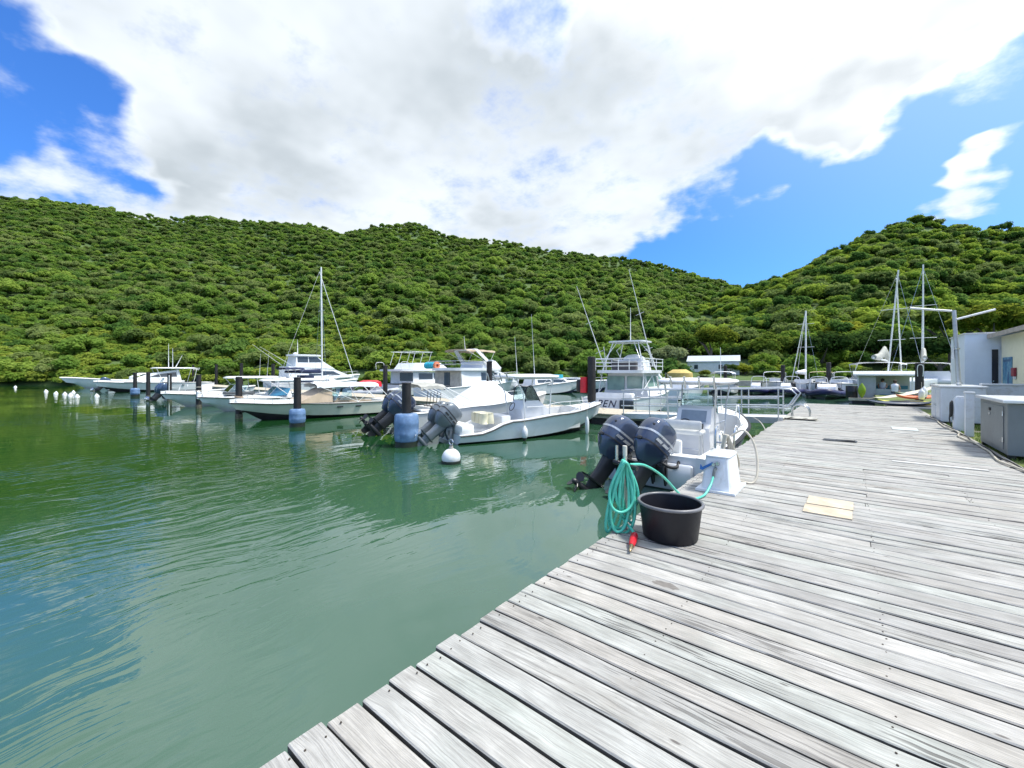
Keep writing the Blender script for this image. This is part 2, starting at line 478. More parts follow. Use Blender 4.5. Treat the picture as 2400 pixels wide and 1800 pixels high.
def crown_mesh(name, mat, lobes, quads, leaf, seed, flat=.62, core=True):
    """crown of unit radius: leaf clumps scattered over uneven lobes"""
    r = random.Random(seed); V = []; F = []; L = []
    for i in range(lobes):
        a = r.uniform(0, 2 * math.pi); q = math.sqrt(r.random()) * .72
        L.append((Vector((q * math.cos(a), q * math.sin(a), (.55 + .45 * (1 - q * q)) * flat * r.uniform(.75, 1.1))), r.uniform(.24, .42) * (1.1 - .3 * q)))
    for i in range(quads):
        c, rad = r.choice(L)
        nrm = Vector((r.gauss(0, 1), r.gauss(0, 1), r.gauss(.35, .9))).normalized()
        p = c + Vector((nrm.x, nrm.y, nrm.z * .75)) * rad * r.uniform(.72, 1.08)
        nn = (nrm + Vector((r.gauss(0, .45), r.gauss(0, .45), r.gauss(0.7, .45)))).normalized()
        t1 = nn.orthogonal().normalized(); t1 = Matrix.Rotation(r.uniform(0, 6.28), 3, nn) @ t1; t2 = nn.cross(t1)
        s = leaf * r.uniform(.55, 1.3); k = len(V)
        bend = nn * s * .25
        V += [p - t1 * s - bend, p - t2 * s * .6, p + t1 * s - bend, p + t2 * s * .6]
        F.append((k, k + 1, k + 2, k + 3))
    if core:
        for c, rad in L:
            mbx = MB().ball(c, rad * .68, 7, sz=.7)
            k = len(V); V += [Vector(p) for p in mbx.v]; F += [tuple(i + k for i in f) for f in mbx.f]
    me = bpy.data.meshes.new(name); me.from_pydata([tuple(p) for p in V], [], F); me.materials.append(mat)
    return me
def variant_collection(name, meshes):
    c = bpy.data.collections.new(name)
    for i, me in enumerate(meshes):
        o = bpy.data.objects.new('%s_%d' % (name, i), me); c.objects.link(o)
    return c
leaf_olive = foliage_mat('forest_leaves_olive', (.085, .14, .040), (.17, .24, .070), (.29, .36, .12), .5)
leaf_deep = foliage_mat('forest_leaves_deep', (.060, .135, .032), (.10, .200, .046), (.17, .28, .068), .5)
fm = [leaf_far, leaf_far, leaf_olive, leaf_far, leaf_deep, leaf_far, leaf_olive]
far_var = variant_collection('crowns_far', [crown_mesh('crown', fm[i], 7 + i, 760, .09, 11 + i, .7 + .2 * (i % 3)) for i in range(7)])
rm = [leaf_right, leaf_right, leaf_deep, leaf_right, leaf_olive]
right_var = variant_collection('crowns_right', [crown_mesh('crown', rm[i], 12 + i, 1300, .075, 31 + i, .78 + .14 * (i % 3)) for i in range(5)])
shrub_var = variant_collection('crowns_scrub', [crown_mesh('crown', leaf_shrub, 7 + i, 420, .13, 51 + i, .55) for i in range(4)])

def scatter(name, pts, coll, nvar, label, cat):
    """one object whose points each carry a crown: (position, scale, spin)"""
    me = bpy.data.meshes.new(name)
    me.from_pydata([p for p, _, _ in pts], [], [])
    a = me.attributes.new('size', 'FLOAT', 'POINT'); a.data.foreach_set('value', [s for _, s, _ in pts])
    a = me.attributes.new('spin', 'FLOAT', 'POINT'); a.data.foreach_set('value', [q for _, _, q in pts])
    a = me.attributes.new('pick', 'INT', 'POINT'); a.data.foreach_set('value', [i % nvar for i in range(len(pts))])
    o = bpy.data.objects.new(name, me); col.objects.link(o)
    ng = bpy.data.node_groups.new(name, 'GeometryNodeTree')
    ng.interface.new_socket('Geometry', in_out='INPUT', socket_type='NodeSocketGeometry')
    ng.interface.new_socket('Geometry', in_out='OUTPUT', socket_type='NodeSocketGeometry')
    N = ng.nodes; Lk = ng.links
    gi = N.new('NodeGroupInput'); go = N.new('NodeGroupOutput')
    iop = N.new('GeometryNodeInstanceOnPoints'); ci = N.new('GeometryNodeCollectionInfo')
    ci.inputs['Collection'].default_value = coll
    ci.inputs['Separate Children'].default_value = True
    ci.inputs['Reset Children'].default_value = True
    def attr(nm, tp):
        q = N.new('GeometryNodeInputNamedAttribute'); q.data_type = tp; q.inputs['Name'].default_value = nm
        return q.outputs['Attribute']
    cx = N.new('ShaderNodeCombineXYZ'); Lk.new(attr('spin', 'FLOAT'), cx.inputs[2])
    Lk.new(gi.outputs[0], iop.inputs['Points']); Lk.new(ci.outputs[0], iop.inputs['Instance'])
    iop.inputs['Pick Instance'].default_value = True
    Lk.new(attr('pick', 'INT'), iop.inputs['Instance Index'])
    Lk.new(cx.outputs[0], iop.inputs['Rotation'])
    Lk.new(attr('size', 'FLOAT'), iop.inputs['Scale'])
    Lk.new(iop.outputs[0], go.inputs[0])
    o.modifiers.new('crowns', 'NODES').node_group = ng
    tag(o, label, cat); return kind(o, 'stuff')

pl, pr_, ps = [], [], []
def try_add(px, d, lst, size, sink):
    z, _ = hill_parts(px, d)
    x, y = world_xy((px - 1200) / 985 * d, d)
    lst.append(((x, y, z - sink * size), size, rnd.uniform(0, 6.28)))
d = 68.5
while d < 262:
    px = -340.
    while px < 2760:
        jpx, jd = px + rnd.uniform(-1, 1) * 2400 / d, d + rnd.uniform(-3.2, 3.2)
        near = hill_parts(jpx, jd)[1]
        if 1575 < jpx < 1775 and jd < 86: px += 20; continue      # clearing round the shed
        ds0 = shore_depth(jpx)
        if near:
            if jd < 168 and rnd.random() < .85: try_add(jpx, jd, pr_, rnd.choice((1.2, 1.6, 2.1, 2.5, 3.1, 4.0)) * rnd.uniform(.85, 1.15) * (1.0 if jd < 110 else .8), .2)
        elif jd < 252:
            foot = (jd - ds0)
            lowland = foot < 34 and jpx < 1250 - foot * 8
            if lowland and rnd.random() < .8:
                try_add(jpx, jd, ps, rnd.uniform(1.2, 2.3), .2)
            else:
                try_add(jpx, jd, pl, rnd.choice((.9, 1.2, 1.4, 1.7, 2.0, 2.7)) * rnd.uniform(.85, 1.15) * (1.15 if foot < 60 else .85 if jd > 200 else 1.0), .22)
        px += 2.1 * 985 / d * (.62 if (d - ds0) < 34 and px < 1250 else 1.)
    d += 1.95 if d > 100 else 1.6
for px in range(-300, 1500, 16):                       # scrub hanging over the waterline
    for k in range(2): try_add(px + rnd.uniform(-9, 9), shore_depth(px) + rnd.uniform(.2, 2.2), ps, rnd.uniform(.6, 1.25), .25)
scatter('hillside_forest', pl, far_var, 7, 'dense green scrub forest covering the long left hillside', 'forest')
scatter('hillside_forest', pr_, right_var, 5, 'yellow-green woodland covering the right hill', 'forest')
scatter('shore_scrub', ps, shrub_var, 4, 'low bright green scrub along the far left shore', 'scrub')
print('crowns', len(pl), len(pr_), len(ps))

# ------------------------------------------------------------------ boardwalk
def wood_material():
    m = bpy.data.materials.new('weathered_planks'); m.use_nodes = True
    t = NT(m.node_tree); p = t.n['Principled BSDF']
    oi = t.new('ShaderNodeObjectInfo'); rv = oi.outputs['Random']
    wn = t.new('ShaderNodeTexWhiteNoise', noise_dimensions='1D'); t.put(wn.inputs['W'], t.math('MULTIPLY', rv, 917.3))
    r2 = wn.outputs['Value']; rc = wn.outputs['Color']
    co = t.new('ShaderNodeTexCoord').outputs['Object']
    off = t.vmath('SCALE', rc); off.node.inputs['Scale'].default_value = 60.
    q = t.vmath('ADD', co, off)
    wv = t.noise(t.mapping(q, scale=(1.6, 6, 1)), 1.0, 3, .5)[1]
    q2 = t.vmath('ADD', q, t.vmath('MULTIPLY', t.vmath('SUBTRACT', wv, (.5, .5, .5)), (0, .085, 0)))
    grain = t.noise(t.mapping(q2, scale=(4.5, 210, 8)), 1., 5, .62)[0]
    band = t.noise(t.mapping(q2, scale=(1.1, 30, 4)), 1., 3, .55)[0]
    cloud = t.noise(t.mapping(q, scale=(1, 2.2, 1)), 3.2, 5, .6)[0]
    crk = t.noise(t.mapping(q2, scale=(2.2, 74, 4)), 1., 2, .4)[0]
    zone = t.rng(t.noise(q, 1.4, 2)[0], .38, .62)
    worn = t.rng(r2, .35, .8)
    cw = t.math('MULTIPLY', zone, worn)
    crack = t.math('MULTIPLY', t.rng(crk, .56, .61), t.math('ADD', t.math('MULTIPLY', cw, .75), .05))
    tone = t.mix(t.rng(cloud, .3, .7), (.355, .35, .332, 1), (.50, .496, .475, 1))
    tint = t.ramp(rv, [(0., (.90, .94, .91)), (.16, (1.02, 1.02, 1.)), (.3, (.80, .79, .78)), (.42, (1.0, 1.02, 1.01)), (.55, (.90, .88, .87)), (.68, (1.06, 1.05, 1.03)), (.8, (.98, .94, .89)), (.9, (.80, .79, .79)), (1., (1.06, 1.06, 1.04))])
    c = t.mix(1., tone, tint, 'MULTIPLY')
    green = t.rng(t.noise(q, 2.3, 4, .6)[0], .5, .75)
    c = t.mix(t.math('MULTIPLY', green, .3), c, (.35, .40, .365, 1))
    c = t.mix(t.math('MULTIPLY', t.rng(grain, .40, .64), .48), c, (.145, .138, .13, 1))
    c = t.mix(t.math('MULTIPLY', t.rng(band, .45, .72), .24), c, (.26, .245, .23, 1))
    br = t.rng(t.noise(q, 1.7, 5, .65)[0], .56, .72)
    c = t.mix(t.math('MULTIPLY', t.math('MULTIPLY', br, worn), .38), c, (.33, .28, .22, 1))
    c = t.mix(crack, c, (.05, .045, .042, 1))
    vor = t.new('ShaderNodeTexVoronoi', feature='DISTANCE_TO_EDGE'); vor2 = t.new('ShaderNodeTexVoronoi')
    t.put(vor2.inputs['Vector'], t.mapping(q, scale=(1.3, 4, 0))); vor2.inputs['Scale'].default_value = 1.6
    knot = t.rng(vor2.outputs['Distance'], .07, .03)
    c = t.mix(t.math('MULTIPLY', knot, .75), c, (.06, .05, .045, 1))
    t.put(p.inputs['Base Color'], c)
    t.put(p.inputs['Roughness'], t.rng(grain, .2, .8, .62, .85))
    p.inputs['Specular IOR Level'].default_value = .3
    h = t.math('SUBTRACT', t.math('MULTIPLY', t.math('ADD', grain, t.math('MULTIPLY', band, .8)), .5), t.math('MULTIPLY', crack, 1.6))
    t.put(p.inputs['Normal'], t.bump(h, .8, .0045))
    return m
wood = wood_material()
gap_shade = M('plank_side_gap_shade', (.10, .095, .085), .9, var=.3, scale=8)  # shade of the gaps painted as a dark colour on plank sides
def plank_mesh(length, width, seed):
    r = random.Random(seed); mb = MB(); th = .045; b = .006
    nseg = max(2, int(length / .5)); rs = []
    for i in range(nseg + 1):
        x = length * i / nseg
        w0 = -width / 2 + r.uniform(-.0025, .0025); w1 = width / 2 + r.uniform(-.0025, .0025); z = r.uniform(-.0025, .0025); cu = r.uniform(-.002, .002)
        e = b * 1.2 if i in (0, nseg) else 0
        rs.append([(x, w0, -th), (x, w1, -th), (x, w1, z - b - e), (x, w1 - b, z - e + cu), (x, 0, z - e), (x, w0 + b, z - e + cu), (x, w0, z - b - e)])
    for i in range(nseg):
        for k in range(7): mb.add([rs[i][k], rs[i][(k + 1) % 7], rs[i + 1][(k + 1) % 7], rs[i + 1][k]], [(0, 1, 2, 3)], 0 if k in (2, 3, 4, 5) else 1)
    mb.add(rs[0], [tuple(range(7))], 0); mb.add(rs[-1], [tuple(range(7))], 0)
    me = mb.mesh('plank', [wood, gap_shade]); return me
XL, XR = -1.87, 2.09
Y_END = 25.4
dock = MB()
for x in (-1.80, -.9, .15, 1.15, 1.98): dock.box(x - .05, x + .05, -2.6, Y_END - .1, DECK - .27, DECK - .0475)
dock.box(-1.893, -1.853, -2.6, Y_END - .1, DECK - .30, DECK - .12)
dock = dock.build('boardwalk', joist_m); kind(dock, 'structure')
posts = MB()
for k in range(11):
    for x in (-1.62, 1.7): posts.lathe([(.13, -1.5), (.13, DECK - .28)], 10, mat=Matrix.Translation((x, -2 + 2.6 * k, 0)))
posts.build('support_post', joist_m, dock, 40)
widths = [.147, .15, .143, .152]
full = {}
gaps = [.658, .79, .955, 1.122, 1.29, 1.453, 1.619, 1.786, 1.975, 2.125, 2.27, 2.428, 2.585, 2.748, 2.912, 3.074, 3.236, 3.407, 3.557]
edges = []
y = .658
while y > -2.6:
    y -= .165; edges.insert(0, y)
edges += gaps
y = edges[-1]
while y < Y_END: y += rnd.choice((.160, .163, .166, .168)); edges.append(y)
cache = {}
def plank(x0, x1, y0, y1, dz=0., mat=None):
    w_ = round(y1 - y0 - rnd.choice((.012, .015, .018, .022)), 3); ln = round(x1 - x0, 1)
    key = (ln, w_, rnd.randint(0, 2))
    if key not in cache: cache[key] = plank_mesh(ln, w_, hash(key) % 9999)
    o = bpy.data.objects.new('plank', cache[key]); col.objects.link(o)
    o.parent = dock
    o.location = (x0, (y0 + y1) / 2, DECK + dz)
    o.rotation_euler = (rnd.uniform(-.006, .006), 0, rnd.uniform(-.0012, .0012))
    return o
tot = 0
for i in range(len(edges) - 1):
    x0 = XL + rnd.uniform(-.02, .015); x1 = XR + rnd.uniform(-.015, .02)
    if edges[i] > 4.4 and rnd.random() < .22:
        xm = rnd.choice((-.9, .15, 1.15)) + rnd.uniform(-.02, .02)
        plank(x0, round(xm - x0 - .003, 1) + x0, edges[i], edges[i + 1], rnd.uniform(-.003, .003))
        plank(round(xm - x0 - .003, 1) + x0 + .006, x1, edges[i], edges[i + 1], rnd.uniform(-.004, .006)); tot += 2
    else:
        plank(x0, x1, edges[i], edges[i + 1], rnd.uniform(-.003, .003)); tot += 1
print('planks', tot)
# screw heads over the joists
sc = MB()
for i in range(len(edges) - 1):
    ym = (edges[i] + edges[i + 1]) / 2
    if ym > 9: break
    for x in (-1.80, -.9, .15, 1.15, 1.98):
        for s in (-.04, .04):
            if rnd.random() < .75:
                cx, c2 = x + rnd.uniform(-.012, .012), ym + s + rnd.uniform(-.006, .006)
                sc.lathe([(.0045, DECK - .004), (.0045, DECK + .0015)], 6, mat=Matrix.Translation((cx, c2, 0)))
o = sc.build('screw_head', M('rusty_screw', (.07, .055, .045), .6, .4, var=.4), dock); kind(o, 'stuff')

# ------------------------------------------------------------------ placing helpers
KC, KS = math.cos(YAW), math.sin(YAW)
def x_at(bearing, Y):
    """X of the point on the line Y = const that lies in the given bearing"""
    k = (bearing - 1200) / 985
    return Y * (k * KC - KS) / (KC + k * KS)

# ------------------------------------------------------------------ boat parts
def lerp_tab(tab, t):
    for (a, u), (b, v) in zip(tab, tab[1:]):
        if t <= b:
            k = (t - a) / (b - a) if b > a else 0
            k = k * k * (3 - 2 * k)
            return u + (v - u) * k
    return tab[-1][1]
class Hull: pass
def hull(parent, L, B, sheer, side=gel, bottom=antifoul, liner=gel_in, tw=.88, p=2.4, draft=.32, rake=.5, deck_from=.62, sole=.25,
         gun=.13, rail=rubber, rr=.028, chine=.06, camber=.07, N=22, stripe=None):
    h = Hull(); h.L = L; h.B = B; h.sole = sole
    h.zs = lambda t: lerp_tab(sheer, t)
    def b(t):
        if t < .42: return B / 2 * (tw + (1 - tw) * math.sin(math.pi / 2 * t / .42))
        return max(.012, B / 2 * (1 - ((t - .42) / .58) ** p))
    h.b = b
    mb = MB(); st = []
    for i in range(N + 1):
        t = 1 - (1 - i / N) ** 1.25
        zs = h.zs(t); bb = b(t); zc = chine + (zs * .52) * t ** 3.2; zk = -draft + (zs * .86 + draft) * max(0, (t - .68) / .32) ** 2.4
        bc = bb * (.90 - .30 * t ** 2); zk = min(zk, zc - .012)
        def yy(z): return t * L - rake * t ** 4 * (zs - z) / (zs + draft)
        zm = zc + (zs - zc) * .5; bm = bc + (bb - bc) * (.56 - .16 * t)
        st.append(dict(t=t, K=(0, yy(zk), zk), C=(bc, yy(zc), zc), Mm=(bm, yy(zm), zm), S=(bb, t * L, zs), y=t * L, b=bb, zs=zs))
    neg = lambda q: (-q[0], q[1], q[2])
    rings = [[neg(s['S']), neg(s['Mm']), neg(s['C']), s['K'], s['C'], s['Mm'], s['S']] for s in st]
    n = 7; vs = [q for r in rings for q in r]; fs = []; ms = []
    for k in range(N):
        for i in range(6):
            mb.add([rings[k][i], rings[k][i + 1], rings[k + 1][i + 1], rings[k + 1][i]], [(0, 1, 2, 3)], 1 if i in (2, 3) else 0)
    mb.add(rings[0], [tuple(range(7))], 0)
    kd = next((i for i, s in enumerate(st) if s['t'] >= deck_from), N)
    def inner(s):
        g = max(.005, s['b'] - gun); wdt = max(.004, g - .03); sl = min(sole, s['zs'] - .02)
        return [neg(s['S']), (-g, s['y'], s['zs'] + .012), (-wdt, s['y'], sl), (wdt, s['y'], sl), (g, s['y'], s['zs'] + .012), s['S']]
    def deckr(s):
        g = max(.005, s['b'] - gun)
        return [neg(s['S']), (-g, s['y'], s['zs'] + .015), (-g * .5, s['y'], s['zs'] + .015 + camber * .7), (0, s['y'], s['zs'] + .015 + camber), (g * .5, s['y'], s['zs'] + .015 + camber * .7), (g, s['y'], s['zs'] + .015), s['S']]
    for k in range(0, kd):
        a, c = inner(st[k]), inner(st[k + 1] if k + 1 <= kd else st[k])
        for i in range(5): mb.add([a[i], a[i + 1], c[i + 1], c[i]], [(0, 1, 2, 3)], 2)
    for k in range(kd, N):
        a, c = deckr(st[k]), deckr(st[k + 1])
        for i in range(6): mb.add([a[i], a[i + 1], c[i + 1], c[i]], [(0, 1, 2, 3)], 2)
    if 0 < kd < N:
        a, d_ = inner(st[kd]), deckr(st[kd])
        mb.add([a[2], a[3], d_[5], d_[4], d_[3], d_[2], d_[1]], [tuple(range(7))], 2)
    bmg = MB(); bmg.v, bmg.f, bmg.mi = mb.v, mb.f, mb.mi
    me = bmg.mesh('hull', [side, bottom, liner])
    bm = bmesh.new(); bm.from_mesh(me)
    bmesh.ops.remove_doubles(bm, verts=bm.verts, dist=.0005)
    bmesh.ops.recalc_face_normals(bm, faces=bm.faces)
    for f in bm.faces: f.smooth = True
    for e in bm.edges: e.smooth = not (len(e.link_faces) != 2 or e.calc_face_angle(0) > R(33))
    bm.to_mesh(me); bm.free()
    h.obj = bpy.data.objects.new('hull', me); col.objects.link(h.obj); h.obj.parent = parent
    if rail:
        pts = [(-s['b'] - .008, s['y'], s['zs'] - .03) for s in st] + [(0, st[-1]['y'] + .02, st[-1]['zs'] - .03)] + [(s['b'] + .008, s['y'], s['zs'] - .03) for s in reversed(st)]
        MB().tube(pts, rr, 6).build('rub_rail', rail, parent, 50)
    h.st = st
    return h

def srect(hx, hy, cx, cy_, z, n=16, e=3.2):
    out = []
    for k in range(n):
        a = 2 * math.pi * (k + .5) / n; c, s_ = math.cos(a), math.sin(a)
        out.append((cx + hx * math.copysign(abs(c) ** (2 / e), c), cy_ + hy * math.copysign(abs(s_) ** (2 / e), s_), z))
    return out
def outboard(parent, loc, scale=1., cowl=navy, tilt=0., steer=0., band=silver, low=dkgrey, detail=True, cover=None):
    S = scale
    def sc(l): return [[(x * S, y * S, z * S) for x, y, z in r] for r in l]
    sec = [(-.22, -.35, .09, .16, 2.6), (-.12, -.37, .14, .24, 2.8), (.0, -.37, .20, .31, 3.), (.10, -.36, .232, .355, 3.2), (.30, -.355, .238, .37, 3.2), (.46, -.345, .228, .36, 3.2), (.56, -.33, .205, .325, 3.), (.625, -.31, .165, .26, 2.8), (.655, -.29, .10, .16, 2.4)]
    fine_ = []
    for i in range(len(sec) - 1):
        for k in range(3):
            q = [sec[max(0, i - 1)], sec[i], sec[i + 1], sec[min(len(sec) - 1, i + 2)]]; t = k / 3
            fine_.append(tuple(.5 * (2 * b1 + (c1 - a1) * t + (2 * a1 - 5 * b1 + 4 * c1 - d1) * t * t + (3 * b1 - a1 - 3 * c1 + d1) * t ** 3) for a1, b1, c1, d1 in zip(*q)))
    fine_.append(sec[-1])
    body = [srect(hx, hy, 0, c, z, 30, e) for z, c, hx, hy, e in fine_]
    o = MB().rings(sc(body)).build('outboard_motor', cowl, parent, 42)
    o.location = loc; o.rotation_euler = (tilt, 0, steer)
    if detail:
        MB().rings(sc([srect(.2425, .374, 0, -.357, .275, 30, 3.2), srect(.242, .373, 0, -.356, .315, 30, 3.2)]), False, False).build('cowl_band', band, o, 42)
        g = MB()
        for s in (-1, 1):                       # air intakes at the back of the cowl
            g.box(s * .11 * S - .045 * S, s * .11 * S + .045 * S, -.70 * S, -.64 * S, .40 * S, .44 * S, bev=.008 * S)
        g.build('air_intake', black, o, split=True)
        g = MB()
        for s in (-1, 1):
            for k, (ya, yb) in enumerate(((-.60, -.44), (-.40, -.24), (-.20, -.08))):
                g.prism([(ya * S, .17 * S), (yb * S, .17 * S), ((yb + .03) * S, .225 * S), ((ya + .03) * S, .225 * S)], s * .2395 * S, s * .243 * S, 'x')
        g.build('cowl_decal', band, o, split=True)
    if detail:
        MB().rings(sc([srect(.2335, .358, 0, -.36, .085, 30, 3.2), srect(.2365, .362, 0, -.36, .10, 30, 3.2), srect(.2345, .360, 0, -.36, .112, 30, 3.2)]), False, False).build('cowl_seam', dkgrey, o, 42)
        MB().box(-.05 * S, .05 * S, -.745 * S, -.71 * S, .07 * S, .13 * S, bev=.01 * S).build('cowl_latch', dkgrey, o)
    if cover:
        MB().rings(sc([srect(hx * 1.05, hy * 1.05, 0, c, z + .012, 18, e) for z, c, hx, hy, e in sec[5:]]), False, True).build('motor_cover', cover, o, 42)
    m = MB()
    m.rings(sc([srect(.11, .20, 0, -.26, -.10, 12, 2.6), srect(.10, .18, 0, -.26, -.22, 12, 2.6), srect(.075, .16, 0, -.27, -.5, 12, 2.6), srect(.06, .17, 0, -.29, -.70, 12, 2.4)]))
    m.rings(sc([srect(.12, .30, 0, -.36, -.70, 14, 2.2), srect(.11, .28, 0, -.36, -.725, 14, 2.2)]))
    m.rings(sc([srect(.05, .15, 0, -.30, -.72, 12, 2.2), srect(.04, .13, 0, -.30, -.9, 12, 2.2)]))
    m.prism([(-.42 * S, -.98 * S), (-.16 * S, -.98 * S), (-.22 * S, -1.16 * S), (-.34 * S, -1.20 * S), (-.40 * S, -1.17 * S)], -.012 * S, .012 * S, 'x')
    m.build('lower_unit', low, o, 40)
    MB().lathe([(.012, -.02), (.05, .06), (.072, .16), (.075, .34), (.06, .5), (.045, .56)], 12, mat=Matrix.Scale(S, 4) @ Matrix.Translation((0, -.0, -.93)) @ Matrix.Rotation(R(90), 4, 'X')).build('gear_case', low, o, 40)
    pr = MB()
    pr.lathe([(.05, .56), (.055, .60), (.05, .70), (.03, .74)], 12, mat=Matrix.Scale(S, 4) @ Matrix.Translation((0, 0, -.93)) @ Matrix.Rotation(R(90), 4, 'X'))
    for k in range(3):
        mt = Matrix.Scale(S, 4) @ Matrix.Translation((0, -.65, -.93)) @ Matrix.Rotation(R(120 * k + 20), 4, 'Y') @ Matrix.Rotation(R(28), 4, 'Z')
        pr.prism([(-.03, .03), (-.10, .10), (-.10, .17), (-.04, .205), (.05, .19), (.09, .12), (.03, .03)], -.006, .006, 'y', mat=mt)
    pr.build('propeller', steel if cowl is not navy else dkgrey, o)
    br = MB()
    for s in (-1, 1): br.prism([(-.14 * S, .02 * S), (.06 * S, .06 * S), (.06 * S, -.36 * S), (-.02 * S, -.40 * S), (-.15 * S, -.1 * S)], s * .10 * S, s * .13 * S, 'x')
    br.box(-.13 * S, .13 * S, -.10 * S, -.02 * S, -.2 * S, -.05 * S)
    br = br.build('clamp_bracket', low, parent)
    br.location = loc
    return o

def t_top(parent, y0, y1, hw, z, foot, zf, spread=.12, canopy=gel, frame=alu_w, rods=5, rod_m=None, thick=.07):
    g = MB()
    for s in (-1, 1):
        for k, fy in enumerate(foot):
            ty = y0 + .3 if k == 0 else y1 - .35
            g.tube([(s * (hw - .34), fy, zf), (s * (hw - .30), fy + (ty - fy) * .35, zf + (z - zf) * .7), (s * (hw - .16 - spread), ty, z - .01)], .022, 7)
        g.tube([(s * (hw - .32), foot[0], zf + (z - zf) * .45), (s * (hw - .32), foot[1], zf + (z - zf) * .45)], .016, 6)
        g.tube([(s * (hw - .2), y0 + .12, z - .02), (s * (hw - .2), y1 - .15, z - .02)], .02, 6)
    for yy in (y0 + .3, (y0 + y1) / 2, y1 - .35): g.tube([(-hw + .2, yy, z - .02), (hw - .2, yy, z - .02)], .016, 6)
    g.build('t_top_frame', frame, parent, 50)
    c = (y0 + y1) / 2; hy = (y1 - y0) / 2
    MB().rings([srect(hw * .95, hy * .96, 0, c, z, 28, 4.), srect(hw, hy, 0, c, z + thick * .35, 28, 4.), srect(hw * .98, hy * .98, 0, c, z + thick * .65, 28, 4.), srect(hw * .75, hy * .75, 0, c, z + thick, 28, 3.)]).build('t_top_canopy', canopy, parent, 40)
    for k in range(rods):
        x = -hw * .75 + hw * 1.5 * k / max(1, rods - 1)
        MB().tube([(x, y0 - .03, z - .10), (x, y0 - .12, z + .17)], .026, 8).build('rod_holder', rod_m or steel, parent, 50)

def house(mb, prof, wf, mi=0):
    a = [(wf(z), y, z) for y, z in prof]; b = [(-wf(z), y, z) for y, z in prof]; n = len(prof)
    return mb.add(a + b, [tuple(range(n)), tuple(range(2 * n - 1, n - 1, -1))] + [(i, n + i, n + (i + 1) % n, (i + 1) % n) for i in range(n)], mi)
def side_panel(mb, pts, wf, off=.006, mi=0, sides=(-1, 1)):
    for s in sides:
        mb.rings([[(s * (wf(z) - .012), y, z) for y, z in pts], [(s * (wf(z) + off), y, z) for y, z in pts]], True, True, mi)
def slope_panel(mb, y0, z0, y1, z1, x0, x1, x2=None, x3=None, off=.008, mi=0):
    """flat pane lying on a sloped front between (y0,z0) and (y1,z1)"""
    x2 = x0 if x2 is None else x2; x3 = x1 if x3 is None else x3
    nn = Vector((0, z1 - z0, -(y1 - y0))).normalized()
    if nn.y < 0: nn = -nn
    q = [Vector((x0, y0, z0)), Vector((x1, y0, z0)), Vector((x3, y1, z1)), Vector((x2, y1, z1))]
    return mb.rings([[p - nn * .01 for p in q], [p + nn * off for p in q]], True, True, mi)
def fender(parent, x, y, ztop, r=.11, l=.5, mat=fend_w):
    f = MB().lathe([(.02, -l - .06), (.05, -l), (r * .8, -l + .05), (r, -l + .13), (r, -.13), (r * .8, -.05), (.05, 0), (.02, .06)], 14).build('fender', mat, parent, 45, loc=(x, y, ztop))
    c = MB().tube([(0, 0, .05), (0, 0, .35)], .008, 5)
    c.build('fender_line', rope_w, f)
    b = MB().lathe([(.03, -l - .08), (r * .72, -l + .03), (r * .76, -l + .055), (.03, -l + .06)], 12)
    b.build('fender_cap', rubber, f, 45)
    return f
def rail_tube(parent, pts, posts, r=.014, mat=steel, name='bow_rail'):
    g = MB(); g.tube(pts, r, 6)
    for a, b in posts: g.tube([a, b], r * .85, 6)
    return g.build(name, mat, parent, 50)
def bow_rail(parent, h, t0, t1, ht=.35, n=4, mat=steel):
    for s in (-1, 1):
        ts = [t0 + (t1 - t0) * k / n for k in range(n + 1)]
        top = [(s * max(.0, h.b(t) - .06), t * h.L, h.zs(t) + ht * (1 if k else .05)) for k, t in enumerate(ts)]
        rail_tube(parent, smooth_path(top, 4), [((p[0], p[1], h.zs(t)), p) for p, t in list(zip(top, ts))[1:]], mat=mat)
def bimini(parent, y0, y1, hw, z, foot_y, zf, mat=canvas_w, frame=alu_w, arch=.12, sag=.03):
    rings = []
    for k in range(7):
        t = k / 6; y = y0 + (y1 - y0) * t; zz = z + arch * math.sin(math.pi * (.15 + .7 * t)) - sag * abs(math.sin(math.pi * 3 * t))
        rings.append([(-hw, y, zz - .16), (-hw * .97, y, zz - .04), (-hw * .7, y, zz + .03), (0, y, zz + .06), (hw * .7, y, zz + .03), (hw * .97, y, zz - .04), (hw, y, zz - .16)])
    top = MB(); top.rings(rings, False, False, closed=False)
    low = [[(x * .985, y, q - .012) for x, y, q in r] for r in rings]
    top.rings(low, False, False, closed=False)
    top.build('bimini_canvas', mat, parent, 50)
    g = MB()
    for s in (-1, 1):
        for yy in (y0 + .1, (y0 + y1) / 2, y1 - .1):
            g.tube([(s * (hw + .02), foot_y, zf), (s * hw, yy, z - .1 + arch * .5)], .014, 6)
    g.build('bimini_pole', frame, parent, 50, split=True)
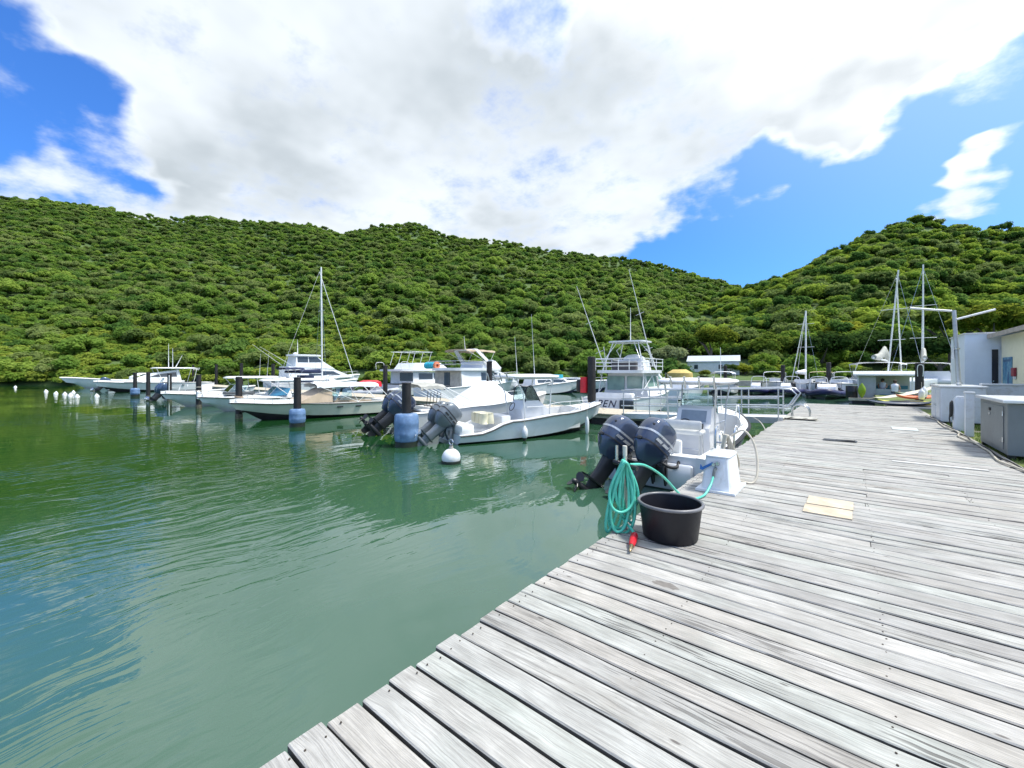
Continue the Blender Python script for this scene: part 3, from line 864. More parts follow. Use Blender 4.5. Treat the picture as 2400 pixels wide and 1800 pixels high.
def windscreen(parent, y, z0, hw, ht, rake_=.45, back=.8, gl=glass, frame=alu):
    g = MB(); f = MB()
    yt = y - rake_ * ht
    q = [(-hw, y - back, z0), (-hw * .62, y, z0), (hw * .62, y, z0), (hw, y - back, z0)]
    qt = [(-hw * .93, y - back - rake_ * ht * .5, z0 + ht * .85), (-hw * .55, yt, z0 + ht), (hw * .55, yt, z0 + ht), (hw * .93, y - back - rake_ * ht * .5, z0 + ht * .85)]
    for i in range(3):
        a, b, c, d = Vector(q[i]), Vector(q[i + 1]), Vector(qt[i + 1]), Vector(qt[i])
        nn = (b - a).cross(d - a).normalized() * .004
        MB().rings([[p - nn for p in (a, b, c, d)], [p + nn for p in (a, b, c, d)]]).build('windscreen_pane', gl, parent)
        f.tube([d, c], .014, 5)
    for i in range(4): f.tube([q[i], qt[i]], .016, 5)
    f.build('windscreen_frame', frame, parent, 50)
def antenna(parent, base, top, r=.008, name='antenna', mat=None):
    return MB().tube([base, top], [r * 1.5, r * .6], 5).build(name, mat or alu_w, parent, 50)
def clear_glass():
    m = bpy.data.materials.new('boat_glass'); m.use_nodes = True
    t = NT(m.node_tree); t.n.clear()
    g = t.new('ShaderNodeBsdfGlossy'); g.inputs['Roughness'].default_value = .03; g.inputs['Color'].default_value = (.85, .93, .95, 1)
    tr = t.new('ShaderNodeBsdfTransparent'); tr.inputs[0].default_value = (.80, .90, .90, 1)
    fr = t.new('ShaderNodeFresnel'); fr.inputs[0].default_value = 1.5
    co = t.new('ShaderNodeTexCoord').outputs['Object']
    salt = t.rng(t.noise(co, 5, 5, .6)[0], .3, .8, .02, .16)
    mx = t.new('ShaderNodeMixShader'); t.put(mx.inputs[0], t.math('ADD', fr.outputs[0], salt, clamp=True))
    t.l.new(tr.outputs[0], mx.inputs[1]); t.l.new(g.outputs[0], mx.inputs[2])
    out = t.new('ShaderNodeOutputMaterial'); t.l.new(mx.outputs[0], out.inputs[0])
    return m
clear = clear_glass()
def boat(name, label, x, y, head, group=None, cat='boat', z=0.):
    return thing(name, label, cat, (x, y, z), -R(head), group)
def lines(parent, name, pts, r=.010, mat=None): return MB().tube(smooth_path(pts, 6), r, 5).build(name, mat or rope_w, parent, 50)

# ------------------------------------------------------------------ near centre-console boat alongside
bt = boat('motorboat', 'white open motorboat with twin navy outboards moored against the boardwalk', -3.17, 8.3, 0)
h = hull(bt, 6.2, 2.34, [(0, .66), (.25, .72), (.6, .88), (1, 1.14)], gel, antifoul, p=2.9, tw=.92, deck_from=.80, sole=.22, gun=.19, rr=.045, rake=.35)
for s, st_ in ((-1, -22), (1, -14)):
    outboard(bt, (s * .36 - .10, -.17, .52), 1.06, navy, R(-37), R(st_ - 6))
MB().box(-.85, .85, -.10, .0, .02, .52, bev=.03).build('engine_bracket', gel, bt, 40)
for s in (-1, 1): MB().tube(smooth_path([(s * .36 - .06, -.36, .62), (s * .36 + .12, -.30, .50), (s * .36 + .22, -.12, .48), (s * .36 + .2, .06, .58)], 5), .03, 8).build('rigging_hose', rubber, bt, 60)
tb = MB(); tb.box(-1.0, 1.0, .02, .34, .2, .66, bev=.03); tb.build('transom_bench', gel_in, bt, 40)
MB().box(-.52, .52, .30, .42, .25, .92, bev=.03).build('livewell_box', gel_in, bt, 40)
# helm console with screen, switches and wheel
wf = lambda z: .46 - .06 * max(0, z - .3)
c = MB(); house(c, [(2.05, .2), (3.05, .2), (3.10, .95), (2.86, 1.36), (2.62, 1.42), (2.38, 1.36), (2.22, 1.0), (2.02, .92)], wf); c.build('console', gel, bt)
c = MB(); slope_panel(c, 2.245, 1.04, 2.36, 1.315, -.30, .30); o = c.build('instrument_panel', M('dash_grey', (.30, .36, .42), .35), bt)
c = MB(); slope_panel(c, 2.287, 1.14, 2.352, 1.295, -.27, .06, off=.014); c.build('chart_screen', M('screen_pale', (.50, .58, .66), .15), bt)
c = MB(); slope_panel(c, 2.300, 1.17, 2.350, 1.29, .10, .27, off=.016); c.build('small_screen', M('screen_dark', (.06, .10, .14), .15), bt)
c = MB()
for k in range(7): c.box(-.05 + .05 * k, -.02 + .05 * k, 2.02 + .02 * (k % 2), 2.06, .935, .965)
for x in (.12, .26): c.box(x - .03, x + .03, 2.0, 2.08, .9, 1.03)
c.build('switch', black, bt, split=True)
wm = TR(-.12, 1.96, .98, 0, R(62))
c = MB(); c.tube([(math.cos(a) * .16, math.sin(a) * .16, 0) for a in [2 * math.pi * k / 20 for k in range(21)]], .014, 6, mat=wm, caps=False)
for k in range(3): c.tube([(0, 0, -.02), (.16 * math.cos(2.1 * k), .16 * math.sin(2.1 * k), 0)], .010, 5, mat=wm)
c.lathe([(.045, -.1), (.045, .015)], 10, mat=wm); c.build('steering_wheel', black, bt, 50)
wsn = MB()
for s in (-1, 1): wsn.rings([[(s * .40, 2.55, 1.40), (s * .42, 2.95, 1.2), (s * .40, 2.90, 1.72), (s * .36, 2.62, 1.74)], [(s * .392, 2.55, 1.40), (s * .412, 2.95, 1.2), (s * .392, 2.90, 1.72), (s * .352, 2.62, 1.74)]])
wsn.rings([[(-.42, 2.95, 1.2), (.42, 2.95, 1.2), (.40, 2.90, 1.72), (-.40, 2.90, 1.72)], [(-.42, 2.942, 1.2), (.42, 2.942, 1.2), (.40, 2.892, 1.72), (-.40, 2.892, 1.72)]])
wsn.build('windscreen', clear, bt)
t_top(bt, 1.65, 3.75, .86, 2.00, (2.1, 3.05), .24, canopy=canvas_w, frame=alu, rods=5, spread=.1, thick=.12)
# leaning post with seat back
g = MB()
for s in (-1, 1):
    g.tube([(s * .40, 1.28, .22), (s * .40, 1.36, .88), (s * .42, 1.22, 1.12)], .02, 7)
    g.tube([(s * .40, 1.62, .22), (s * .40, 1.52, .88)], .02, 7)
g.tube([(-.4, 1.4, .5), (.4, 1.4, .5)], .016, 6); g.build('leaning_post_frame', alu, bt, 50)
MB().box(-.46, .46, 1.26, 1.62, .84, .95, bev=.03).build('seat_cushion', gel_in, bt, 40)
MB().box(-.48, .48, 1.16, 1.24, .98, 1.18, bev=.03).build('seat_backrest', M('grey_white_vinyl', (.56, .58, .58), .5, var=.08), bt, 40)
MB().box(-.38, .38, 3.3, 3.9, .22, .66, bev=.05).build('forward_seat', gel_in, bt, 40)
g = MB()
for s in (-1, 1):
    for y0 in (1.2, 2.7): g.tube(smooth_path([(s * 1.03, y0, .74), (s * 1.03, y0 + .02, .98), (s * 1.03, y0 + .22, .98), (s * 1.03, y0 + .24, .76)], 4), .014, 6)
g.build('grab_rail', steel, bt, 50, split=True)
g = MB()
for s in (-1, 1): g.tube(smooth_path([(s * .74, 4.75, .97), (s * .70, 4.80, 1.32), (s * .62, 5.05, 1.34), (s * .56, 5.15, 1.05)], 4), .016, 6)
g.build('bow_handrail', steel, bt, 50, split=True)
for y0 in (.7, 3.6, 5.2): MB().tube([(1.0 if y0 < 5 else .55, y0 - .09, h.zs(y0 / 6.2) + .06), (1.0 if y0 < 5 else .55, y0 + .09, h.zs(y0 / 6.2) + .06)], .014, 6).build('cleat', steel, bt, 50)
antenna(bt, (.5, 2.9, 1.3), (.5, 2.82, 2.9))
for o in bt.children:
    if o.name.split('.')[0] in ('console', 'instrument_panel', 'chart_screen', 'small_screen', 'switch', 'steering_wheel', 'windscreen', 't_top_frame', 't_top_canopy', 'rod_holder', 'leaning_post_frame', 'seat_cushion', 'seat_backrest', 'antenna', 'forward_seat'): o.location.y += .45; o.location.x += .08
lines(bt, 'mooring_line', [(1.0, 5.2, 1.0), (1.2, 5.0, .9), (1.35, 4.8, .72)], .012)

# ------------------------------------------------------------------ floating pontoon, gangway, piles
def plank_row(parent, x0, x1, y0, y1, z, n, mat, th=.04):
    stp = (x1 - x0) / n
    me = MB().box(0, stp - .012, y0, y1, -th, 0).mesh('plank', mat)
    for k in range(n):
        o = bpy.data.objects.new('plank', me); col.objects.link(o); o.parent = parent; o.location = (x0 + k * stp, 0, z)
pont_wood = M('pontoon_wood', (.48, .43, .34), .8, var=.2, scale=5, bump=.3, bscale=30, dirt=(.3, .27, .22))
pon = thing('floating_pontoon', 'long wooden floating pontoon the boats lie against', 'pontoon', (0, 0, 0))
MB().box(-84, -6.3, 16.55, 18.9, .28, .44).build('frame', pont_wood, pon)
f = MB()
for k in range(26): f.box(-83.95 + 3.0 * k, -81.0 + 3.0 * k, 16.62, 18.8, -.4, .279)  # black and almost unbroken, imitating the shade under the pontoon deck
f.build('float', black, pon, split=True)
plank_row(pon, -30, -6.3, 16.45, 19.0, .485, 118, pont_wood)
q = MB().box(-84, -30.02, 16.45, 19.0, .4401, .485).build('plank', pont_wood, pon); kind(q, 'stuff')
MB().box(-6.3, -6.22, 16.45, 19.0, .30, .47).build('end_board', pont_wood, pon)

gw = thing('gangway', 'aluminium gangway with pipe railings leading down to the pontoon', 'gangway', (0, 0, 0))
gx0, gx1, gy0, gy1 = -7.3, -1.75, 16.15, 17.25
def gz(x): return .52 + (x - gx0) / (gx1 - gx0) * .22
def slant(mb, x0, x1, y0, y1, zt, th):
    mb.add([(x0, y0, gz(x0) + zt - th), (x1, y0, gz(x1) + zt - th), (x1, y1, gz(x1) + zt - th), (x0, y1, gz(x0) + zt - th), (x0, y0, gz(x0) + zt), (x1, y0, gz(x1) + zt), (x1, y1, gz(x1) + zt), (x0, y1, gz(x0) + zt)],
           [(3, 2, 1, 0), (4, 5, 6, 7), (0, 1, 5, 4), (1, 2, 6, 5), (2, 3, 7, 6), (3, 0, 4, 7)])
m_ = MB(); slant(m_, gx0, gx1, gy0, gy1, .05, .05); m_.build('walkway', M('gangway_deck', (.62, .62, .58), .6, var=.1), gw)
m_ = MB(); slant(m_, gx0, gx1, gy0 - .05, gy0 - .003, .06, .20); slant(m_, gx0, gx1, gy1 + .003, gy1 + .05, .06, .20); m_.build('side_beam', alu, gw, split=True)
for yy in (gy0 - .08, gy1 + .08):
    for hz in (.38, .68, 1.0):
        pts = [(gx0, yy, gz(gx0) + hz), (gx1 - .1, yy, gz(gx1) + hz)]
        if hz == 1.0: pts += [(gx1 + .22, yy, gz(gx1) + hz - .02), (gx1 + .38, yy, gz(gx1) + .82), (gx1 + .14, yy, gz(gx1) + .42), (gx1 - .1, yy, gz(gx1) + .36)]
        MB().tube(pts, .024, 8).build('handrail', alu, gw, 50)
    for k in range(6):
        x = gx0 + .1 + (gx1 - gx0 - .22) * k / 5
        MB().tube([(x, yy, gz(x) - .05), (x, yy, gz(x) + 1.0)], .022, 8).build('rail_post', alu, gw, 50)
lad = thing('dock_ladder', 'low bent steel grab loop standing at the gangway head', 'grab loop', (-1.35, 17.9, DECK))
for s in (-.2, .2): MB().tube(smooth_path([(-.30, s, -.1), (-.30, s, .28), (-.12, s, .42), (.12, s, .36), (.2, s, .2), (.2, s, 0)], 5), .02, 8).build('hoop', steel, lad, 50)
cl = MB()
for i in range(5):
    for j in range(4):
        pass
r_ = random.Random(3); gv = []; gf = []
for i in range(9):
    for j in range(6): gv.append((-.55 + i * .14 + r_.uniform(-.03, .03), -.22 + j * .09 + r_.uniform(-.02, .02), .035 + .045 * math.sin(i * 1.7 + j) ** 2 + r_.uniform(0, .02)))
for i in range(8):
    for j in range(5): gf.append((i * 6 + j, i * 6 + j + 1, i * 6 + j + 7, i * 6 + j + 6))
m_ = MB().add(gv, gf); m_.add([(x, y, .004) for x, y, z in gv], gf)
tag(m_.build('crumpled_tarp', canvas_g, None, 60, loc=(-1.45, 16.8, DECK)), 'crumpled pale tarpaulin lying at the foot of the gangway', 'tarpaulin')

growth = M('barnacle_growth', (.10, .10, .075), .9, var=.5, scale=14, bump=.9, bscale=40, dirt=(.02, .03, .015), dscale=8, damt=.9)
def pile(x, y, top, label, r=.15, z0=-1.2, extra=None):
    p_ = thing('mooring_pile', label, 'pile', (x, y, 0), 0., 'black mooring piles')
    prof = [(r * 1.02, z0), (r * 1.03, .15), (r, .3)] + [(r * (1 - .02 * k), .3 + (top - .3) * k / 4) for k in range(1, 5)]
    MB().lathe(prof, 16).build('shaft', pile_m, p_, 50)
    MB().lathe([(r * 1.04, -.3), (r * 1.10, .02), (r * 1.08, .14), (r * 1.03, .24)], 16, cap0=False, cap1=False).build('tide_growth', growth, p_, 50)
    MB().lathe([(r * .97, top), (r * 1.0, top + .012), (r * .9, top + .03), (.01, top + .035)], 16).build('cap', rubber, p_, 50)
    return p_
def barrel(p_, r=.36, z0=.18, z1=1.0):
    h_ = z1 - z0
    MB().lathe([(r * .9, z0), (r * .97, z0 + .04), (r, z0 + h_ * .25), (r * 1.02, z0 + h_ * .3), (r, z0 + h_ * .35), (r, z0 + h_ * .62), (r * 1.02, z0 + h_ * .67), (r, z0 + h_ * .72), (r * .97, z1 - .05), (r * .86, z1 + .01), (r * .5, z1 + .03), (.16, z1 + .03)], 22).build('barrel_fender', barrel_m, p_, 45)
    MB().lathe([(r * .93, -.5), (r * .95, z0 - .002)], 22).build('wet_skirt', algae, p_, 45)
p1 = pile(-10.65, 8.0, 1.92, 'nearest black pile with a large blue barrel fender'); barrel(p1, .37, .16, .98)
p2 = pile(-17.9, 7.95, 2.02, 'black pile with a blue barrel in front of the cream-hulled boat'); barrel(p2, .31, .17, .72)
p3 = pile(-23.1, 7.5, 2.0, 'black pile wrapped with tan rope at the bow of the cream boat')
for k in range(5): MB().tube([(math.cos(a) * .175, math.sin(a) * .175, .86 + .055 * k + .02 * math.sin(a + k)) for a in [2 * math.pi * q / 16 for q in range(17)]], .022, 6).build('rope_turn', rope_m, p3, 50)
MB().lathe([(.05, .3), (.13, .36), (.14, .7), (.05, .76)], 12, mat=Matrix.Translation((.22, .1, 0))).build('tyre_fender', rubber, p3, 45)
p4 = pile(-31.4, 8.0, 2.05, 'black pile with a white fender hanging from it')
MB().lathe([(.03, .55), (.11, .62), (.115, 1.02), (.03, 1.1)], 12, mat=Matrix.Translation((.22, -.06, 0))).build('fender', fend_w, p4, 45)
for k in range(2): MB().tube([(math.cos(a) * .17, math.sin(a) * .17, 1.1 + .22 * k) for a in [2 * math.pi * q / 16 for q in range(17)]], .02, 6).build('rope_turn', rope_w, p4, 50)
p5 = pile(-40.6, 8.5, 2.1, 'black pile with a thin white pipe up its side')
MB().tube([(.16, -.06, .2), (.16, -.06, 2.0)], .03, 6).build('pipe', alu_w, p5, 50)
pile(-46.5, 8.3, 2.2, 'plain black pile just right of the leftmost blue barrel')
p7 = pile(-50.5, 8.1, 2.15, 'leftmost black pile carrying a blue barrel'); barrel(p7, .34, .2, .75)
for px_, Y_, top, lb in ((903, 20.2, 2.75, 'tall black pile left of the flybridge yacht with the arch'), (1147, 20.0, 2.9, 'tall black pile behind the motorboat with the white cover, a white lamp on top'),
                         (453, 20.4, 3.3, 'far black pile above the leftmost windscreen boats'), (507, 20.4, 3.25, 'far black pile second from the left behind the windscreen boats'), (566, 20.4, 3.3, 'far black pile left of the yacht with dark cabin windows'),
                         (640, 20.3, 3.1, 'far black pile standing in front of the yacht with dark cabin windows'), (172, 22, 4.2, 'lone black pile at the far left behind the long pale bow')):
    o = pile(x_at(px_, Y_), Y_, top, lb, .19)
    if px_ == 1147: MB().box(-.05, .3, -.09, .09, top + .03, top + .12, bev=.02).build('lamp', alu_w, o)
pr = pile(-9.55, 17.75, 2.95, 'thick black pile with a red lifebuoy case beside the tuna-tower boat', .2)
MB().rings([srect(.17, .17, -.36, -.05, z, 14, 3.) for z in (1.28, 1.33, 1.95, 2.02)]).build('lifebuoy_case', redv, pr, 45)
MB().lathe([(.16, 1.3), (.2, 1.4), (.2, 1.8), (.16, 1.9)], 12, mat=Matrix.Translation((-.62, .06, 0))).build('case_back', rubber, pr, 45)

# ------------------------------------------------------------------ white round buoy and cone buoys
bu = thing('mooring_buoy', 'round white mooring buoy floating beside the grey outboards', 'buoy', (-7.82, 7.23, 0), 0)
MB().ball((0, 0, .13), .235, 22).build('sphere', fend_w, bu, 60)
MB().lathe([(.239, -.02), (.243, .02), (.243, .05), (.239, .07)], 22, cap0=False, cap1=False).build('waterline_growth', algae, bu, 60)
MB().lathe([(.06, .34), (.055, .40), (.03, .44)], 10).build('neck', M('buoy_neck', (.35, .33, .30), .6, var=.2), bu, 50)
MB().tube([(.07 * math.cos(a), 0, .52 + .07 * math.sin(a)) for a in [2 * math.pi * k / 14 for k in range(15)]], .014, 6).build('ring', steel, bu, 50)
def P(px, py, z=0.):
    d = 985 * (EYE - z) / (py - 870); r = (px - 1200) / 985 * d
    return r * KC - d * KS, r * KS + d * KC
cone = MB().lathe([(.34, -.15), (.36, -.02), (.345, .06), (.2, .32), (.07, .52), (.03, .56)], 14).mesh('cone', fend_w, 45)
cones = [((108, 917), 'leftmost white cone buoy of the floating line'), ((131, 922), 'second white cone buoy from the left'), ((152, 923.5), 'third white cone buoy from the left'), ((165, 926), 'fourth white cone buoy from the left, in the tight cluster'),
         ((172, 919.5), 'white cone buoy at the back of the tight cluster'), ((181, 929), 'nearest white cone buoy of the tight cluster'), ((227, 928), 'white cone buoy apart from the rest, near the express cruiser'), ((36, 907), 'tiny white buoy near the far left shore')]
for (pp, lb) in cones:
    o = bpy.data.objects.new('cone_buoy', cone); col.objects.link(o)
    x, y = P(pp[0], pp[1] + 1); o.location = (x, y, 0); o.rotation_euler = (rnd.uniform(-.12, .12), rnd.uniform(-.12, .12), 0); o.scale = (.52, .52, .46)
    tag(o, lb, 'buoy', 'white cone buoys in a line')

# ------------------------------------------------------------------ motorboat with T-top, grey tilted outboards
bt = boat('motorboat', 'white centre-console boat with black sheer line and tilted grey outboards', -10.35, 9.45, 21)
h = hull(bt, 6.6, 2.3, [(0, .30), (.10, .32), (.28, .66), (.6, .80), (1, .98)], gel_b, antifoul, p=2.5, deck_from=.74, sole=.2, gun=.2, rr=.022, rake=.55)
for s, a in ((-1, -53), (1, -50)): outboard(bt, (s * .36, -.12, .46), .98, greymot, R(a), R(4), band=dkgrey, low=greymot)
MB().box(-.95, .95, .04, .5, .2, .60, bev=.04).build('splash_well', gel_in, bt, 40)
wf = lambda z: .50 - .10 * max(0, z - .5)
c = MB(); house(c, [(2.6, .2), (3.7, .2), (3.75, .85), (3.3, 1.25), (2.75, 1.25), (2.55, .95)], wf); c.build('console', gel, bt)
g = MB()
for s in (-1, 1): g.rings([[(s * .42, 2.72, 1.24), (s * .42, 3.32, 1.22), (s * .38, 3.05, 1.72), (s * .38, 2.80, 1.74)], [(s * .412, 2.72, 1.24), (s * .412, 3.32, 1.22), (s * .372, 3.05, 1.72), (s * .372, 2.80, 1.74)]])
g.rings([[(-.42, 3.34, 1.22), (.42, 3.34, 1.22), (.38, 3.08, 1.72), (-.38, 3.08, 1.72)], [(-.42, 3.332, 1.22), (.42, 3.332, 1.22), (.38, 3.072, 1.72), (-.38, 3.072, 1.72)]])
g.build('windscreen', clear, bt)
g = MB()
for s in (-1, 1): g.tube(smooth_path([(s * .43, 2.72, 1.22), (s * .39, 2.78, 1.66), (s * .36, 2.9, 1.76), (s * .38, 3.06, 1.73), (s * .43, 3.34, 1.22)], 4), .018, 6)
g.tube([(-.38, 3.07, 1.73), (.38, 3.07, 1.73)], .016, 6); g.build('windscreen_trim', black, bt, 50)
t_top(bt, 1.9, 4.1, .95, 2.06, (2.65, 3.6), .22, canopy=gel, rods=4, thick=.14)
MB().box(-.5, .5, 1.7, 2.1, .2, .78, bev=.04).build('helm_seat', gel_in, bt, 40)
g = MB(); g.tube([(math.cos(a) * .15, 0, math.sin(a) * .15) for a in [2 * math.pi * k / 16 for k in range(17)]], .014, 6, mat=TR(-.1, 2.48, 1.02, 0, R(-25)), caps=False); g.build('steering_wheel', black, bt, 50)
g = MB()
for k in range(6): g.rings([srect(.16, .13, -.1 + .28 * (k % 3) + rnd.uniform(-.05, .05), 1.05 + .22 * (k // 3), z, 10, 2.6) for z in (.55, .60, .84 + .05 * (k % 2), .90)], mat=None)
g.build('seat_cushion', cream_v, bt, 40, split=True)
fender(bt, 1.22, 2.2, .44, .105, .38); fender(bt, .99, 5.05, .56, .075, .55)
bow_rail(bt, h, .64, .93, .16, 3)
antenna(bt, (.6, 3.0, 2.1), (.62, 2.85, 4.3)); antenna(bt, (-.6, 3.0, 2.1), (-.62, 2.9, 3.6))
lines(bt, 'mooring_line', [(.1, 6.3, .98), (-.4, 7.0, .8), (-.9, 7.6, .62)], .012)

# ------------------------------------------------------------------ motorboat under a white cover
bt = boat('motorboat', 'white motorboat under a peaked white cover with tilted navy outboards', -13.2, 9.75, 16)
h = hull(bt, 7.0, 2.5, [(0, .80), (.4, .98), (.7, 1.12), (1, 1.28)], gel, antifoul, p=2.4, deck_from=.60, sole=.25, rr=.02, rail=gel_in, rake=.6)
for s, a in ((-1, -52), (1, -49)): outboard(bt, (s * .36, -.14, .62), 1.12, navy, R(a), R(0))
c = MB()
secs = []
for yy, zt, wt in ((1.9, .86, .15), (2.5, 1.35, .42), (3.3, 1.75, .55), (3.9, 1.86, .55), (4.3, 1.55, .62), (4.9, 1.1, .55), (5.3, .98, .2)):
    secs.append([(-1.0 if wt > .3 else -.6, yy, .84), (-wt - .12, yy, .84 + (zt - .84) * .75), (-wt * .5, yy, zt), (0, yy, zt + .03), (wt * .5, yy, zt), (wt + .12, yy, .84 + (zt - .84) * .75), (1.0 if wt > .3 else .6, yy, .84)])
c.rings(secs, False, False, closed=False); c.build('canvas_cover', canvas_w, bt, 60)
MB().box(-1.0, 1.0, .3, 2.0, .82, .90, bev=.03).build('engine_hatch', gel_in, bt, 40)
bimini(bt, .3, 1.3, 1.02, 1.72, 2.3, .85, canvas_g, alu_w, .10)
g = MB()
for s in (-1, 1): g.tube([(s * 1.02, 1.3, 1.68), (s * 1.05, 2.9, .9)], .022, 6)
g.build('bimini_strut', alu_w, bt, 50, split=True)
g = MB()
for k in range(5):
    x = -.6 + .3 * k; g.tube([(x, 1.2, .8), (x + .08, 1.25, 1.5)], .014, 5); g.lathe([(.045, 0), (.045, .09)], 8, mat=TR(x, 1.2, .92, 0, R(90)))
g.build('fishing_rod', black, bt, 50, split=True)
bow_rail(bt, h, .66, .95, .2, 3)
lines(bt, 'mooring_line', [(.4, 6.4, 1.05), (.9, 6.8, .9), (1.5, 7.2, .6)], .012)

# ------------------------------------------------------------------ cream boat, bow out
def express(label, x, y, head, L, B, side, bottom, canvas, top_z, top0, top1, enclosed=False, blue=False, fb=.9, group=None, arch=False, hard=False, dash=False):
    b = boat('motorboat', label, x, y, head, group)
    h = hull(b, L, B, [(0, fb * .82), (.4, fb * .84), (.75, fb * .92), (1, fb * 1.02)], side, bottom, p=2.1, deck_from=.48, sole=.3, rr=.022, rake=.95, draft=.4, camber=.14, chine=.10)
    yw = L * .56; z0 = fb * .88 + .08
    windscreen(b, yw, z0, B * .42, .52, .9, .9, clear if not blue else M('blue_screen', (.05, .22, .36), .1, spec=.7), alu_w)
    MB().box(-B * .36, B * .36, L * .20, L * .32, .3, .78, bev=.05).build('cockpit_seat', cream_v if enclosed else gel_in, b, 40)
    MB().box(-B * .36, -.1, L * .40, L * .48, .3, .95, bev=.05).build('helm_seat', canvas_t if enclosed else gel_in, b, 40)
    MB().box(-B * .40, B * .40, L * .02, L * .10, .32, fb * .8 + .06, bev=.04).build('stern_seat', gel_in, b, 40)
    if hard: 
        c_ = (top0 + top1) / 2; hy = (top1 - top0) / 2
        MB().rings([srect(B * .44, hy * .97, 0, c_, top_z, 24, 4.), srect(B * .45, hy, 0, c_, top_z + .05, 24, 4.), srect(B * .4, hy * .9, 0, c_, top_z + .15, 24, 3.)]).build('hard_top', gel, b, 40)
        g = MB()
        for s in (-1, 1):
            g.tube([(s * B * .42, yw - .9, z0 + .1), (s * B * .40, top1 - .3, top_z)], .022, 6); g.tube([(s * B * .44, L * .2, fb * .85), (s * B * .40, top0 + .25, top_z)], .022, 6); g.tube([(s * B * .44, L * .33, fb * .85), (s * B * .40, (top0 + top1) / 2, top_z)], .018, 6)
        g.build('top_pole', alu_w, b, 50, split=True)
        for k in range(5): MB().tube([(-B * .34 + B * .17 * k, top0 + .05, top_z - .16), (-B * .34 + B * .17 * k, top0 - .06, top_z + .1)], .03, 6).build('rod_holder', alu_w, b, 50)
    else:
        bimini(b, top0, top1, B * .46, top_z, L * .3, fb * .86, canvas, alu_w, .07)
    if enclosed:
        c = MB(); yf = yw + .85; zt = top_z - .06
        c.rings([[(-B * .40, yw - .75, zt), (B * .40, yw - .75, zt), (B * .45, yf, z0 - .06), (-B * .45, yf, z0 - .06)], [(-B * .40, yw - .78, zt), (B * .40, yw - .78, zt), (B * .45, yf - .03, z0 - .06), (-B * .45, yf - .03, z0 - .06)]])
        for s in (-1, 1):
            c.rings([[(s * B * .40, yw - .75, zt), (s * B * .45, yf, z0 - .06), (s * B * .46, yw - .75, z0 - .06)], [(s * B * .40 - s * .01, yw - .75, zt), (s * B * .45 - s * .01, yf, z0 - .06), (s * B * .46 - s * .01, yw - .75, z0 - .06)]])
        c.build('canvas_enclosure', canvas_t, b)
        c = MB(); wf_ = lambda z: B * .46 - (z - z0) * .1
        for y0_, y1_ in ((L * .34, L * .42), (L * .44, yw - .95)):
            side_panel(c, [(y0_, z0 + .03), (y1_, z0 + .03), (y1_ - .2, zt - .12), (y0_ + .02, zt - .12)], wf_, .004)
        c.build('clear_side_curtain', clear, b, split=True)
        c = MB(); side_panel(c, [(L * .2, .5), (L * .45, .5), (L * .45, z0 + .02), (L * .2, z0 - .02)], lambda z: B * .41, .004); c.build('tan_lining', canvas_t, b, split=True)
    for k, t_ in enumerate((.30, .42)):
        c = MB()
        for s in (-1, 1): c.box(s * (h.b(t_) - .02) - .02, s * (h.b(t_) - .02) + .02, t_ * L - .14, t_ * L + .14, fb * .58, fb * .64)
        c.build('vent', black, b, split=True)
    bow_rail(b, h, .62, .97, .18, 4)
    return b, h
b, h = express('cream-hulled sport boat with tan canvas enclosure, bow towards the channel', -20.5, 14.3, 190, 7.7, 2.5, gel_c, antifoul, canvas_w, 1.62, 1.2, 4.3, True, fb=.86)
g = MB()
for s in (-1, 1): g.tube([(s * 1.1, .5, .8), (s * 1.05, 1.3, 1.6)], .025, 6)
g.build('arch_strut', alu_w, b, 50, split=True)
lines(b, 'bow_line', [(.25, 7.3, .86), (1.1, 7.5, .75), (2.2, 7.2, .92)], .014, rope_m)
MB().lathe([(.05, 0), (.09, .04), (.05, .4)], 10, mat=TR(-.9, .4, .8)).build('cockpit_light', black, b)
outboard(b, (0, -.1, .55), .8, dkgrey, R(-60), 0, detail=False)
b, h = express('white sport boat with blue windscreen and hard top beside the cream boat', -26.9, 14.6, 189, 7.6, 2.5, gel_b, gel_in, canvas_w, 1.70, 1.0, 4.6, fb=.86, blue=True, hard=True)
MB().box(-.5, .5, 4.9, 6.4, .98, 1.10, bev=.05).build('bow_cushion', M('dark_cushion', (.05, .06, .07), .7), b, 40)
b, h = express('white sport boat with pale blue-grey bow, second from the leftmost barrel pile', -33.3, 14.4, 183, 7.8, 2.5, gel_b, gel_in, canvas_w, 1.80, 1.0, 4.4, fb=.88, hard=True)
antenna(b, (.8, 2, 1.85), (.85, 1.9, 3.6)); antenna(b, (-.8, 2, 1.85), (-.85, 1.9, 3.6))

# stern-out boat whose outboards show between the piles at the left
bt = boat('motorboat', 'low white boat with two blue-grey outboards between the left piles', -42.6, 8.7, 2)
h = hull(bt, 6.4, 2.3, [(0, .55), (.5, .7), (1, .95)], gel_b, antifoul, deck_from=.6)
for s in (-1, 1): outboard(bt, (s * .36, -.1, .5), 1.05, M('motor_blue', (.04, .075, .14), .2, .3, coat=.5), R(-38), R(6), detail=False)
MB().box(-.4, .4, 2.2, 3., .25, 1.15, bev=.06).build('console', gel, bt, 40)
rail_tube(bt, smooth_path([(-1.0, 1., .7), (-1.0, 1.2, 1.2), (1., 1.2, 1.2), (1., 1., .7)], 4), [], .02, alu_w, 'grab_rail')

